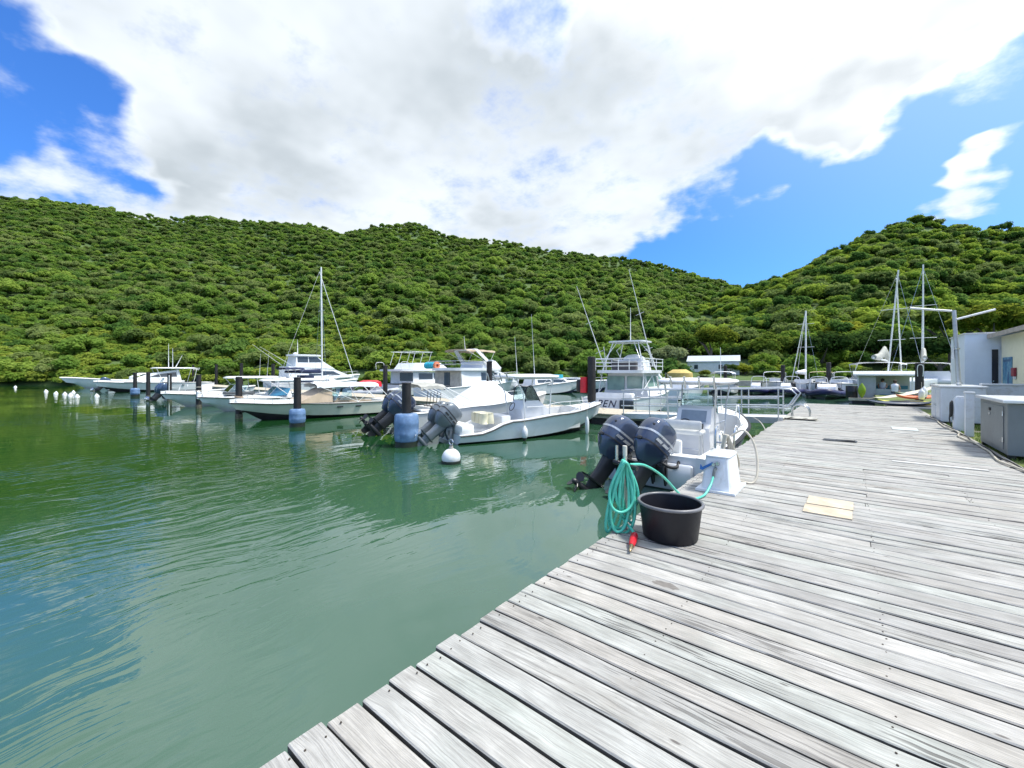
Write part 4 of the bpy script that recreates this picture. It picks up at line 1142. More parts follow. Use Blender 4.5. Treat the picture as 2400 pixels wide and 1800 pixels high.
# ------------------------------------------------------------------ boats at the far left
bt = boat('motorboat', 'long sleek pale-blue hulled boat with its bow furthest left', -80.5, 18.5, 184)
h = hull(bt, 13.0, 3.0, [(0, .9), (.5, 1.05), (1, 1.45)], gel_b, gel_b, p=1.8, deck_from=.42, rake=1.8, rr=.03, rail=gel_in, draft=.5)
MB().rings([srect(1.0, 1.9, 0, 4.3, z, 18, 3.2) if z < 2 else srect(.8, 1.2, 0, 4.0, z, 18, 3.) for z in (1.0, 1.5, 2.05)]).build('cabin', gel, bt, 40)
b, h = express('white express cruiser with a grey hard top among the left boats', -62.5, 17.2, 181, 10.5, 3.2, gel, antifoul, canvas_w, 2.6, 1.5, 5.8, fb=1.15, hard=True)
c = MB(); wf = lambda z: 1.25 - .25 * (z - 1.1); house(c, [(3.2, 1.1), (8.2, 1.1), (6.2, 2.0), (3.4, 2.5)], wf); c.build('cabin', gel, b)
c = MB(); side_panel(c, [(3.6, 1.65), (6.2, 1.62), (5.4, 1.95), (3.7, 2.2)], wf); c.build('cabin_window', glass, b, split=True)
c = MB(); slope_panel(c, 8.0, 1.16, 6.35, 1.95, -1.0, 1.0, -.9, .9); c.build('front_window', clear, b)
antenna(b, (1., 4, 2.6), (1., 4, 5.6), .03); antenna(b, (-1., 4, 2.6), (-1., 4, 5.0), .03); antenna(b, (0, 3.6, 2.6), (0, 2.9, 4.2), .03)
c = MB(); c.rings([srect(.9, .12, 0, 6.9, z, 12, 2.5) for z in (1.35, 1.8)]); c.build('yellow_cover', M('pale_yellow_cloth', (.66, .62, .30), .8), b, 40)
fender(b, 1.7, 5.5, 1.0, .16, .7, rubber); fender(b, 1.68, 2.2, 1.0, .16, .7, rubber)
bt = boat('motorboat', 'small dark boat with tilted twin outboards left of the express cruiser', -69.0, 8.6, 3)
h = hull(bt, 6.0, 2.3, [(0, .6), (1, .95)], gel_b, antifoul, deck_from=.6)
for s in (-1, 1): outboard(bt, (s * .4, -.1, .6), 1.2, M('motor_blue', (.04, .075, .14), .2, .3, coat=.5), R(-35), R(5), detail=False)
MB().box(-.45, .45, 2.2, 3., .25, 1.2, bev=.06).build('console', gel, bt, 40)

# ------------------------------------------------------------------ sport-fishing boat with tuna tower
bt = boat('fishing_boat', 'white sport-fishing boat with a tall pipe tuna tower beyond the pontoon', -9.75, 19.7, -2)
h = hull(bt, 9.6, 3.2, [(0, .92), (.35, 1.0), (.7, 1.3), (1, 1.75)], gel_b, antifoul_b, p=2.1, deck_from=.40, sole=.5, rr=.03, rail=gel_in, rake=1.2, draft=.5, camber=.12)
wf = lambda z: 1.28 - .22 * (z - 1.0)
c = MB(); house(c, [(2.5, .9), (7.2, 1.2), (6.0, 1.62), (5.2, 2.16), (2.5, 2.2)], wf); c.build('cabin', gel, bt)
pale_gl = M('green_tinted_glass', (.24, .38, .34), .08, var=.15, scale=2, spec=.7)
c = MB(); side_panel(c, [(2.8, 1.45), (3.8, 1.45), (3.8, 2.02), (2.8, 2.02)], wf); c.build('side_window', pale_gl, bt, split=True)
c = MB(); side_panel(c, [(3.95, 1.45), (5.7, 1.5), (5.05, 2.02), (3.95, 2.02)], wf); c.build('side_window', pale_gl, bt, split=True)
c = MB(); slope_panel(c, 5.85, 1.68, 5.3, 2.1, -.9, .9); c.build('front_window', pale_gl, bt)
MB().box(-1.05, -.05, 2.44, 2.497, 1.25, 2.02).build('cabin_door', pale_gl, bt)
MB().box(.12, 1.08, 2.44, 2.497, 1.35, 2.02).build('rear_window', pale_gl, bt)
MB().rings([srect(1.42, 2.0, 0, 3.2, z, 24, 4.5) for z in (2.2, 2.24, 2.33, 2.36)]).build('flybridge_deck', gel, bt, 40)
wf2 = lambda z: .75 - .1 * (z - 2.3)
c = MB(); house(c, [(3.0, 2.36), (4.6, 2.36), (4.3, 2.95), (3.3, 2.98)], wf2); c.build('flybridge_console', gel, bt)
MB().rings([srect(.62, .5, 0, 3.8, 2.95, 16, 2.4), srect(.58, .46, 0, 3.8, 3.1, 16, 2.4), srect(.35, .3, 0, 3.8, 3.24, 16, 2.2), srect(.05, .05, 0, 3.8, 3.28, 16, 2)]).build('console_cover', canvas_w, bt, 50)
MB().box(-.7, .7, 2.2, 2.55, 2.36, 2.85, bev=.04).build('bridge_seat', M('dark_vinyl', (.06, .055, .06), .6), bt)
for hz in (2.58, 2.78, 2.98):
    MB().tube(smooth_path([(-1.32, 4.9, hz), (-1.36, 1.5, hz), (-1.1, 1.26, hz), (1.1, 1.26, hz), (1.36, 1.5, hz), (1.32, 4.9, hz)], 4), .022, 6).build('bridge_rail', alu_w, bt, 50)
for x in (-1.33, 1.33):
    for y in (1.5, 2.6, 3.7, 4.8): MB().tube([(x, y, 2.34), (x, y, 2.98)], .02, 6).build('rail_post', alu_w, bt, 50)
for x in (-.6, .1, .7): MB().tube([(x, 1.27, 2.34), (x, 1.27, 2.98)], .02, 6).build('rail_post', alu_w, bt, 50)
for s in (-1, 1):                                       # tower legs and ladders
    for y0, y1 in ((1.7, 2.5), (4.5, 3.9)):
        MB().tube([(s * 1.25, y0, 1.05), (s * 1.18, y0 + (y1 - y0) * .5, 2.35), (s * .72, y1, 3.92)], .03, 7).build('tower_leg', alu_w, bt, 50)
    MB().tube([(s * 1.0, 2.0, 2.98), (s * .5, 2.5, 3.9)], .02, 6).build('tower_brace', alu_w, bt, 50)
    MB().tube([(s * .95, 4.3, 2.98), (s * .9, 3.4, 3.5), (s * .5, 3.5, 3.9)], .02, 6).build('tower_brace', alu_w, bt, 50)
    MB().tube([(s * 1.22, 1.6, 1.1), (s * 1.22, 3.6, 2.2)], .022, 6).build('tower_brace', alu_w, bt, 50)
    MB().tube([(s * 1.22, 3.0, 1.1), (s * 1.22, 1.8, 2.2)], .022, 6).build('tower_brace', alu_w, bt, 50)
for k in range(4): MB().tube([(.82 + .08 * (3 - k), 4.2 - .12 * k, 3.05 + .22 * k), (.58 + .08 * (3 - k), 4.2 - .12 * k, 3.05 + .22 * k)], .014, 5).build('ladder_rung', alu_w, bt, 50)
MB().rings([srect(1.05, .95, 0, 3.2, z, 20, 5) for z in (3.92, 3.95, 3.99, 4.0)]).build('tower_top', gel, bt, 40)
for s in (-1, 1):
    top = (s * 1.75 - (.55 if s < 0 else 1.0), 1.1, 7.1 if s < 0 else 7.6)
    base = (s * 1.42, 2.8, 2.6)
    MB().tube([base, top], [.03, .012], 6).build('outrigger', alu_w, bt, 50)
    for f_ in (.18, .55):
        p_ = Vector(base).lerp(Vector(top), f_)
        MB().tube([p_ + Vector((-.22, 0, -.08)), p_ + Vector((.22, 0, .08))], .012, 5).build('spreader', alu_w, bt, 50)
    MB().tube([(s * 1.42, 3.1, 2.5), (s * 1.3, 2.5, 3.7)], .022, 6).build('outrigger_mount', alu_w, bt, 50)
antenna(bt, (.1, 3.0, 4.0), (.1, 3.0, 5.9), .018)
MB().box(-1.3, 1.3, -.40, .0, .12, .22, bev=.02).build('swim_platform', gel_in, bt, 40)
MB().box(-1.0, 1.0, .8, 1.3, .5, 1.15, bev=.05).build('fighting_chair_box', gel_in, bt, 40)
MB().box(.75, 1.45, -.16, -.02, .40, .86, bev=.03).build('dark_locker', M('dark_slate_plastic', (.03, .045, .055), .5), bt, 40)
fc_ = bpy.data.curves.new('transom_name', 'FONT'); fc_.body = 'OPEN'; fc_.size = .52; fc_.extrude = .004; fc_.shear = .35; fc_.space_character = 1.18; fc_.align_x = 'CENTER'
fo = bpy.data.objects.new('transom_name', fc_); col.objects.link(fo); fo.data.materials.append(M('navy_lettering', (.015, .02, .07), .4)); fo.parent = bt
dg = bpy.context.evaluated_depsgraph_get(); tm = bpy.data.meshes.new_from_object(fo.evaluated_get(dg)); bpy.data.objects.remove(fo)
fo = bpy.data.objects.new('transom_name', tm); col.objects.link(fo); fo.parent = bt
fo.location = (-.28, -.012, .47); fo.rotation_euler = (R(90), 0, 0)
bow_rail(bt, h, .55, .97, .45, 5)
lines(bt, 'stern_line', [(-1.5, .2, .95), (-1.0, -.6, .7), (-.2, -1.3, .5)], .014)

# ------------------------------------------------------------------ flybridge yachts
def yacht(label, x, y, head, L, B, fb, prof, wtop, fly_z, side=gel, bottom=antifoul_b, wins=(), front=None, group=None):
    b = boat('motor_yacht', label, x, y, head, group, 'yacht')
    h = hull(b, L, B, [(0, fb * .85), (.5, fb), (1, fb * 1.4)], side, bottom, p=2.1, deck_from=.30, sole=.5, rr=.03, rail=gel_in, rake=1.2, draft=.5, camber=.1)
    wf = lambda z: B * .43 - (z - fb) * wtop
    c = MB(); house(c, prof, wf); c.build('cabin', gel, b)
    for wpts in wins:
        c = MB(); side_panel(c, wpts, wf); c.build('side_window', glass, b, split=True)
    if front:
        c = MB(); slope_panel(c, *front, -B * .3, B * .3); c.build('front_window', glass, b)
    bow_rail(b, h, .45, .97, .5, 5)
    return b, h, wf
b, h, wf = yacht('white flybridge yacht with a tall swept arch and tan sun canopy', -25.0, 20.6, 0, 11.5, 3.7, 1.25,
                 [(2.2, 1.1), (9.0, 1.35), (7.6, 2.0), (6.6, 2.35), (2.2, 2.35)], .1, 2.35,
                 wins=([(4.4, 1.55), (5.0, 1.55), (5.0, 2.2), (4.4, 2.2)], [(5.1, 1.55), (6.9, 1.6), (6.2, 2.2), (5.1, 2.2)]), front=(8.7, 1.5, 7.75, 1.95))
MB().rings([srect(1.75, 3.0, 0, 4.4, z, 26, 4.) for z in (2.35, 2.40, 2.52, 2.56)]).build('flybridge_deck', gel, b, 40)
c = MB(); house(c, [(4.8, 2.56), (7.2, 2.56), (6.5, 3.2), (4.9, 3.1)], lambda z: 1.35 - .2 * (z - 2.5)); c.build('flybridge_coaming', gel, b)
for s in (-1, 1):
    MB().rings([[(s * 1.62 - .05, 5.9, 2.2), (s * 1.62 + .05, 5.9, 2.2), (s * 1.62 + .05, 6.5, 2.2), (s * 1.62 - .05, 6.5, 2.2)], [(s * 1.5 - .05, 4.9, 3.2), (s * 1.5 + .05, 4.9, 3.2), (s * 1.5 + .05, 5.35, 3.2), (s * 1.5 - .05, 5.35, 3.2)], [(s * 1.2 - .05, 3.9, 4.1), (s * 1.2 + .05, 3.9, 4.1), (s * 1.2 + .05, 4.3, 4.1), (s * 1.2 - .05, 4.3, 4.1)]]).build('arch_leg', gel, b, 40)
MB().box(-1.25, 1.25, 3.88, 4.32, 4.0, 4.12, bev=.03).build('arch_top', gel, b, 40)
bimini(b, 3.0, 6.4, 1.3, 4.02, 5.6, 2.9, canvas_t, alu_w, .06)
antenna(b, (0, 4.1, 4.1), (-.05, 4.0, 5.2), .02)
for hz in (2.85, 3.1): MB().tube(smooth_path([(-1.65, 4.6, hz), (-1.68, 1.8, hz), (-1.4, 1.5, hz), (1.4, 1.5, hz), (1.68, 1.8, hz), (1.65, 4.6, hz)], 4), .02, 6).build('bridge_rail', steel, b, 50)
MB().box(-1.5, 1.5, .3, 2.1, .5, .62).build('cockpit_sole', gel_in, b)
wfl = M('weathered_sliding_door', (.34, .33, .29), .6, var=.2)
MB().box(-1.5, 1.5, 2.12, 2.19, 1.12, 2.33).build('aft_bulkhead', wfl, b)
MB().box(-.35, .3, 2.08, 2.118, 1.15, 2.2).build('aft_dark_panel', glass, b)
t_ = thing('turquoise_tube_mat', 'rolled turquoise foam mat with orange core on the arch yacht', 'float mat', (-26.2, 22.3, 2.76), 0)
for k in range(3): MB().lathe([(.24, .0), (.27, .03), (.27, .35), (.24, .38)], 16, mat=TR(-.9 + .39 * k, 0, 0, 0) @ Matrix.Rotation(R(90), 4, 'Y')).build('mat_roll', teal_m, t_, 45)
MB().lathe([(.28, 0), (.30, .02), (.30, .2), (.13, .22), (.12, .05)], 16, mat=TR(.28, 0, 0) @ Matrix.Rotation(R(90), 4, 'Y'), cap1=False).build('core_ring', orange_m, t_, 45)
t_ = MB().rings([srect(.95, .55, 0, 0, z, 18, 2.4) for z in (0, .06, .30, .36)]).build('turquoise_float', teal_m, None, 45, loc=(-23.9, 28.6, 1.62)); tag(t_, 'turquoise inflatable lying on the foredeck of the arch yacht', 'inflatable')

b, h, wf = yacht('white power catamaran with an open bridge and pipe canopy frame', -34.2, 23.5, 0, 10.0, 4.2, 1.2,
                 [(1.6, 1.1), (8.0, 1.2), (6.6, 2.1), (1.6, 2.3)], .08, 2.4, wins=([(2.3, 1.5), (4.0, 1.5), (4.0, 2.1), (2.3, 2.1)], [(4.2, 1.5), (6.6, 1.5), (6.1, 2.05), (4.2, 2.1)]), front=(7.7, 1.3, 6.7, 2.05))
MB().rings([srect(2.1, 3.4, 0, 3.4, z, 24, 5.) for z in (2.3, 2.35, 2.45, 2.48)]).build('bridge_deck', gel, b, 40)
c = MB(); house(c, [(1.8, 2.48), (6.4, 2.48), (5.4, 3.15), (2.2, 3.1)], lambda z: 1.6 - .35 * (z - 2.4)); c.build('bridge_seating', gel, b)
for x in (-1.3, 0, 1.3):
    for y in (1.2, 3.8): MB().tube([(x, y, 2.9), (x + .2, y + .3, 4.2)], .022, 6).build('canopy_post', alu_w, b, 50)
for y in (1.4, 2.8, 4.2): MB().tube([(-1.45, y, 4.2), (1.6, y, 4.2)], .022, 6).build('canopy_bar', alu_w, b, 50)
for x in (-1.4, 1.55): MB().tube([(x, 1.4, 4.2), (x, 4.2, 4.2)], .022, 6).build('canopy_bar', alu_w, b, 50)
MB().box(-.2, 1.8, 1.54, 1.59, 1.35, 2.15).build('aft_dark_panel', glass, b)  # dark pane put here to stand for shade under the bridge deck
for s in (-1, 1): MB().tube(smooth_path([(s * 2.0, .1, 2.48), (s * 2.0, .1, 3.1), (s * 2.0, .9, 3.1), (s * 2., 1.0, 2.48)], 4), .022, 6).build('bridge_rail', alu_w, b, 50)

b, h, wf = yacht('white yacht with an enclosed bridge and dark cabin windows, left of the mast', x_at(628, 21), 21, 2, 12.0, 3.8, 1.3,
                 [(1.8, 1.2), (10.2, 1.5), (8.2, 2.3), (7.0, 2.75), (1.8, 2.9)], .12, 2.9, wins=([(4.2, 1.7), (8.4, 1.8), (7.4, 2.3), (4.2, 2.35)],), front=(9.6, 1.75, 8.4, 2.2))
wf2 = lambda z: 1.5 - .18 * (z - 2.8)
c = MB(); house(c, [(2.6, 2.8), (7.6, 2.6), (6.2, 3.5), (5.4, 4.2), (2.8, 4.2)], wf2); c.build('bridge_house', gel, b)
c = MB(); side_panel(c, [(2.9, 3.4), (4.2, 3.4), (4.2, 4.1), (2.9, 4.1)], wf2); c.build('bridge_window', glass, b, split=True)
c = MB(); side_panel(c, [(4.3, 3.4), (6.1, 3.45), (5.4, 4.1), (4.3, 4.1)], wf2); c.build('bridge_window', glass, b, split=True)
c = MB(); slope_panel(c, 6.15, 3.52, 5.47, 4.12, -1.2, 1.2); c.build('bridge_window', glass, b, split=True)
MB().rings([srect(1.5, 1.9, 0, 4.2, z, 22, 4.) for z in (4.2, 4.25, 4.36, 4.42)]).build('bridge_roof', gel, b, 40)
antenna(b, (.6, 3.2, 4.4), (.6, 3.2, 6.3), .03); antenna(b, (-.3, 3.6, 4.4), (-.3, 3.6, 6.0), .03)
MB().lathe([(.28, 4.42), (.3, 4.55), (.15, 4.7), (.03, 4.72)], 12, mat=Matrix.Translation((-.8, 3.5, 0))).build('radar_dome', gel, b, 50)
antenna(b, (1.5, 2.2, 3.0), (.9, -1.2, 5.2), .02, 'outrigger'); antenna(b, (-1.5, 2.2, 3.0), (-2.2, -1.0, 5.6), .02, 'outrigger')
MB().box(-1.4, 1.4, .2, 1.6, .6, 1.6, bev=.05).build('cockpit_unit', gel_in, b, 40)

# ------------------------------------------------------------------ sailing boats
def sailboat(label, x, y, head, L, B, fb, mast_y, mast_h, lean=(0, 0), boom=3.5, cover=canvas_n, furl=True, spreads=(.45, .7), stay_to=None, hullm=gel, mr=.09, cabin=True):
    b = boat('sailboat', label, x, y, head, None, 'sailboat')
    h = hull(b, L, B, [(0, fb), (.5, fb * .95), (1, fb * 1.25)], hullm, antifoul_b, p=1.9, deck_from=.28, sole=.4, rr=.025, rail=gel_in, rake=1.0, draft=.5, tw=.7)
    if cabin:
        wf = lambda z: B * .30 - (z - fb) * .2
        c = MB(); house(c, [(L * .28, fb), (L * .72, fb), (L * .62, fb + .38), (L * .30, fb + .45)], wf); c.build('cabin', gel, b)
        c = MB(); side_panel(c, [(L * .34, fb + .15), (L * .58, fb + .15), (L * .57, fb + .3), (L * .34, fb + .3)], wf); c.build('cabin_window', glass, b, split=True)
    top = (lean[0], mast_y + lean[1], mast_h)
    MB().tube([(0, mast_y, fb), top], mr, 10).build('mast', alu_w, b, 50)
    for f_ in spreads:
        p_ = Vector((0, mast_y, fb)).lerp(Vector(top), f_)
        MB().tube([p_ + Vector((-.75, 0, 0)), p_ + Vector((.75, 0, 0))], .02, 6).build('spreader', alu_w, b, 50)
    stays = [(stay_to or (0, L * .96, fb * 1.2)), (0, .2, fb)]
    for k, q in enumerate(stays):
        MB().tube([Vector(top) * .96 + Vector((0, .0, 0)), q], .045 if (k == 0 and furl) else .012, 6).build('forestay' if k == 0 else 'backstay', alu_w, b, 50)
    for s in (-1, 1): MB().tube([Vector((0, mast_y, fb)).lerp(Vector(top), .9), (s * B * .45, mast_y - .2, fb)], .010, 5).build('shroud', steel, b, 50)
    if boom:
        MB().tube([(0, mast_y - .1, fb + 1.0), (0, mast_y - boom, fb + 1.1)], .06, 8).build('boom', alu_w, b, 50)
        if cover: MB().rings([srect(.16, .14 + .1 * (k < 2), 0, 0, 0, 10, 2.) and [(x_, mast_y - .2 - (boom - .3) * k / 4, fb + 1.14 + z_ * (1.9 - .25 * k)) for x_, z_, _ in srect(.14, .14, 0, .06, 0, 10, 2.)] for k in range(5)]).build('sail_cover', cover, b, 50)
    return b, h
b, h = sailboat('sailboat with a tall white mast and navy sail cover left of centre', x_at(755, 24.0), 18.9, 0, 9.6, 3.0, 1.05, 5.1, 14.4, lean=(-.25, 0), boom=4.2, spreads=(.32, .62), stay_to=(0, 9.2, 1.2))
bimini(b, .6, 2.6, 1.1, 2.6, 1.6, 1.1, canvas_n, steel, .08)
MB().rings([srect(1.05, .7, 0, 3.2, z, 16, 3) for z in (1.1, 1.6, 1.85)]).build('spray_hood', canvas_n, b, 45)
b, h = sailboat('small sailboat with a slim mast and rolled foresail beyond the gangway', x_at(1872, 55), 51.5, 10, 8.6, 2.8, 1.0, 3.6, 8.8, boom=3.4, cover=canvas_w, spreads=(.5, .82), mr=.08, stay_to=(-2.3, 7.2, 1.2))

# ------------------------------------------------------------------ sailing catamarans behind the hut
def cat_boat(label, x, y, head, mast_h, lean, Ls=11, scoop=True):
    b = boat('sailing_catamaran', label, x, y, head, None, 'catamaran')
    for s in (-1, 1):
        e = bpy.data.objects.new('hull_mount', None)
        bpy.data.objects.remove(e)
        mb = MB(); rs = []
        for k in range(11):
            t = k / 10; w_ = .62 * (1 - abs(2 * t - .8) ** 3.2 * (.55 if t < .4 else 1)); w_ = max(.04, w_); z1 = 1.45 + .25 * t
            rs.append([(s * 2.6 - w_ * .5, t * Ls, -.4), (s * 2.6 + w_ * .5, t * Ls, -.4), (s * 2.6 + w_, t * Ls, .5), (s * 2.6 + w_, t * Ls, z1), (s * 2.6 - w_, t * Ls, z1), (s * 2.6 - w_, t * Ls, .5)])
        mb.rings(rs); mb.build('float_hull', gel_b, b, 40)
        c = MB(); side_panel(c, [(3.4, 1.0), (5.2, 1.0), (5.2, 1.2), (3.4, 1.2)], lambda z: 3.24, .004); c.build('hull_window', glass, b, split=True)
    MB().box(-2.7, 2.7, 1.2, 7.6, 1.1, 1.52, bev=.05).build('bridge_deck', gel, b, 40)
    wf = lambda z: 2.1 - .5 * (z - 1.5)
    c = MB(); house(c, [(2.2, 1.5), (7.6, 1.5), (6.4, 2.15), (2.4, 2.3)], wf); c.build('cabin', gel, b)
    c = MB(); side_panel(c, [(2.8, 1.75), (6.6, 1.7), (6.1, 2.0), (2.8, 2.08)], wf); c.build('cabin_window', glass, b, split=True)
    top = (lean, 5.4, mast_h)
    MB().tube([(0, 5.4, 2.2), top], .068, 10).build('mast', alu_w, b, 50)
    for f_ in (.32, .62):
        p_ = Vector((0, 5.4, 2.2)).lerp(Vector(top), f_); MB().tube([p_ + Vector((-1, 0, 0)), p_ + Vector((1, 0, 0))], .025, 6).build('spreader', alu_w, b, 50)
    MB().tube([Vector(top) * .93, (0, 10.4, 1.7)], .06, 6).build('forestay', alu_w, b, 50)
    for s in (-1, 1): MB().tube([Vector(top) * .97, (s * 2.7, 4.9, 1.5)], .014, 5).build('shroud', steel, b, 50)
    MB().tube([(0, 5.3, 3.3), (0, .8, 3.5)], .09, 8).build('boom', alu_w, b, 50)
    MB().rings([[(x_, 5.1 - 4.2 * k / 5, 3.45 + z_ * (2.6 - .3 * k) + (.55 if k == 1 else .25 if k == 2 else 0)) for x_, z_, _ in srect(.2, .2, 0, .1, 0, 10, 2.)] for k in range(6)]).build('furled_sail', canvas_g, b, 50)
    bimini(b, .8, 3.2, 1.8, 3.0, 2.0, 1.6, canvas_w, steel, .08)
    return b
cat_boat('grey-white catamaran with the leaning left mast behind the floating hut', x_at(2083, 54.2) - 1.45, 49.0, 15, 11.9, .75)
cat_boat('white catamaran with the tallest right-hand mast behind the floating hut', x_at(2164, 60) - .4, 54.5, 4, 13.2, 0)

# ------------------------------------------------------------------ rigid inflatables at the right
navy_tube = M('navy_inflatable_tube', (.012, .014, .075), .45, var=.15)
grey_tube = M('grey_inflatable_tube', (.42, .45, .48), .5, var=.12)
def rib(label, x, y, head, L=6., tube=navy_tube, seatc=black, arch=True, group='inflatable boats moored in a row'):
    b = boat('inflatable_boat', label, x, y, head, group)
    r = .24; pts = [(-.85, 0, .38)] + [(-.85 - .05, L * k, .38 + .12 * k ** 2) for k in (.25, .5, .7)] + [(-.5, L * .9, .58), (0, L * .98, .64), (.5, L * .9, .58)] + [(.90, L * k, .38 + .12 * k ** 2) for k in (.7, .5, .25)] + [(.85, 0, .38)]
    MB().tube(smooth_path(pts, 4), r, 10).build('inflatable_tube', tube, b, 60)
    c = MB(); c.rings([[(-.8, 0, .2), (0, 0, -.25), (.8, 0, .2)], [(-.8, L * .6, .2), (0, L * .6, -.25), (.8, L * .6, .2)], [(-.1, L * .93, .5), (0, L * .93, .3), (.1, L * .93, .5)]]); c.build('keel', gel, b)
    c = MB(); house(c, [(L * .42, .2), (L * .58, .2), (L * .56, .95), (L * .5, 1.2), (L * .43, .95)], lambda z: .36); c.build('console', gel, b)
    MB().box(-.35, .35, L * .26, L * .36, .2, .85, bev=.05).build('helm_seat', seatc, b, 40)
    MB().rings([srect(.6, .5, 0, L * .72, z, 14, 2.6) for z in (.3, .62, .68)]).build('bow_cushion', gel_in, b, 40)
    if arch: MB().tube(smooth_path([(-.7, .5, .5), (-.65, .3, 1.4), (-.45, .25, 1.75), (.45, .25, 1.75), (.65, .3, 1.4), (.7, .5, .5)], 4), .03, 6).build('roll_bar', alu_w, b, 50)
    outboard(b, (0, -.1, .55), .95, dkgrey if tube is navy_tube else greymot, R(-20), 0, detail=False)
    return b
for px_, Y_, hd, lb in ((1752, 43.5, 176, 'leftmost navy inflatable boat beyond the gangway rail'), (1838, 44.0, 184, 'navy inflatable boat second from left beyond the gangway'), (1905, 42.5, 172, 'navy inflatable boat third from left, beside the small sailboat'),
                       (1962, 43.0, 190, 'rightmost navy inflatable boat next to the floating hut')):
    rib(lb, x_at(px_, Y_) + .1, Y_ + 5.5, hd, 6.2)
for px_, Y_, lb, tm in ((1705, 50, 'white open boat with bent pipe rails behind the inflatables', gel), (1812, 56, 'white open boat with white canopy behind the left inflatables', gel), (1925, 55, 'white boat with a beige canopy behind the right inflatables', gel_b), (1990, 53, 'white boat crammed with gear left of the hut', gel)):
    b = boat('motorboat', lb, x_at(px_, Y_), Y_, 170 + 7 * (px_ % 4), 'white boats on the far right pontoon')
    h = hull(b, 6.8, 2.5, [(0, .8), (1, 1.25)], tm, antifoul_b, deck_from=.6)
    MB().box(-.5, .5, 2.4, 3.3, .25, 1.5, bev=.06).build('console', gel, b, 40)
    bimini(b, 1.4, 3.6, 1.0, 2.15, 2.4, .8, canvas_w if px_ != 1925 else canvas_t, alu_w, .08)
    outboard(b, (0, -.1, .7), 1.1, dkgrey, R(-30), 0, detail=False)
    rail_tube(b, smooth_path([(-1.0, 3.9, .9), (-.95, 4.2, 1.5), (.95, 4.2, 1.5), (1.0, 3.9, .9)], 4), [], .025, alu_w, 'grab_rail')
rb = rib('grey inflatable tender under a red cover beyond the pontoon', x_at(828, 20.2), 20.2, 60, 4.2, grey_tube, arch=False, group=None)
MB().rings([srect(.85, .95, 0, 1.6, .95, 16, 3.), srect(.8, .9, 0, 1.6, 1.35, 16, 3.), srect(.5, .6, 0, 1.6, 1.5, 16, 3.)]).build('red_cover', redv, rb, 45)
b = boat('motorboat', 'boat under a mustard-yellow cover left of the white shed', x_at(1608, 47), 47, -30)
h = hull(b, 6.4, 2.5, [(0, 1.2), (1, 1.6)], gel, antifoul_b)
MB().rings([srect(1.15, 2.7, 0, 3.1, 1.45, 20, 3.5), srect(1.1, 2.6, 0, 3.1, 2.1, 20, 3.5), srect(.5, 1.9, 0, 3.1, 2.5, 20, 3.)]).build('yellow_cover', M('mustard_cover', (.52, .40, .13), .8, var=.12), b, 45)
for px_, Y_, hd, L_, lb in ((1225, 33, 20, 7.5, 'white boat with a turquoise cover behind the centre-console boat'), (1265, 40, 70, 8.5, 'low white boat far behind the centre-console boat'), (1195, 31, 12, 6.4, 'small white cabin boat right of the arch yacht'), (1560, 34, 4, 8.5, 'white cabin boat beside the tuna-tower boat')):
    b = boat('motorboat', lb, x_at(px_, Y_), Y_, hd)
    h = hull(b, L_, 2.6, [(0, .85), (1, 1.3)], gel, antifoul_b, deck_from=.35)
    wf = lambda z: .95 - .25 * (z - .9)
    c = MB(); house(c, [(2.4, .85), (5.6, .95), (4.7, 1.55), (2.5, 1.6)], wf); c.build('cabin', gel, b)
    c = MB(); side_panel(c, [(2.8, 1.15), (4.8, 1.15), (4.5, 1.45), (2.8, 1.45)], wf); c.build('cabin_window', glass, b, split=True)
    if 'turquoise' in lb: MB().rings([srect(.9, 1.3, 0, 3.4, z, 16, 3.) for z in (1.6, 1.85, 1.95)]).build('turquoise_cover', teal_m, b, 45)
    bow_rail(b, h, .5, .95, .35, 4)
pon2 = thing('floating_pontoon', 'far right pontoon behind the inflatable boats', 'pontoon'); MB().box(-13, 3.5, 51.2, 53.0, .3, .5).build('deck', pont_wood, pon2); MB().box(-12.8, 3.3, 51.4, 52.8, -.3, .299).build('float', black, pon2)
for px_, Y_, top, lb in ((1835, 51, 2.9, 'black pile behind the small sailboat mast'), (1942, 50, 3.1, 'black pile between the right-hand white boats'), (2155, 33.5, 2.75, 'thick black pile beside the floating hut with a white bracket'), (1700, 52, 2.9, 'black pile beside the yellow-green bush by the shed')):
    o = pile(x_at(px_, Y_), Y_, top, lb, .2)
    if px_ == 2155: MB().tube(smooth_path([(-.1, -.28, 2.0), (-.1, -.32, 2.6), (.12, -.32, 2.6), (.12, -.28, 2.0)], 3), .02, 6).build('bracket', alu_w, o, 50)
x0, y0 = world_xy(5.0, 63.2); x1, y1 = world_xy(13.5, 62.0)
o = MB().box(-4.5, 4.5, -.7, .7, .25, .55).build('shore_jetty', pont_wood, None, None, ((x0 + x1) / 2, (y0 + y1) / 2, 0), YAW); tag(o, 'low timber jetty on the far shore left of the lifebuoy pile', 'jetty')
x0, y0 = world_xy(44, 60)
o = MB().box(-14, 14, -.8, .8, .2, .95).build('shore_wall', concrete, None, None, (x0, y0, 0), YAW); tag(o, 'long dark quay wall at the far shore behind the inflatables', 'quay wall')

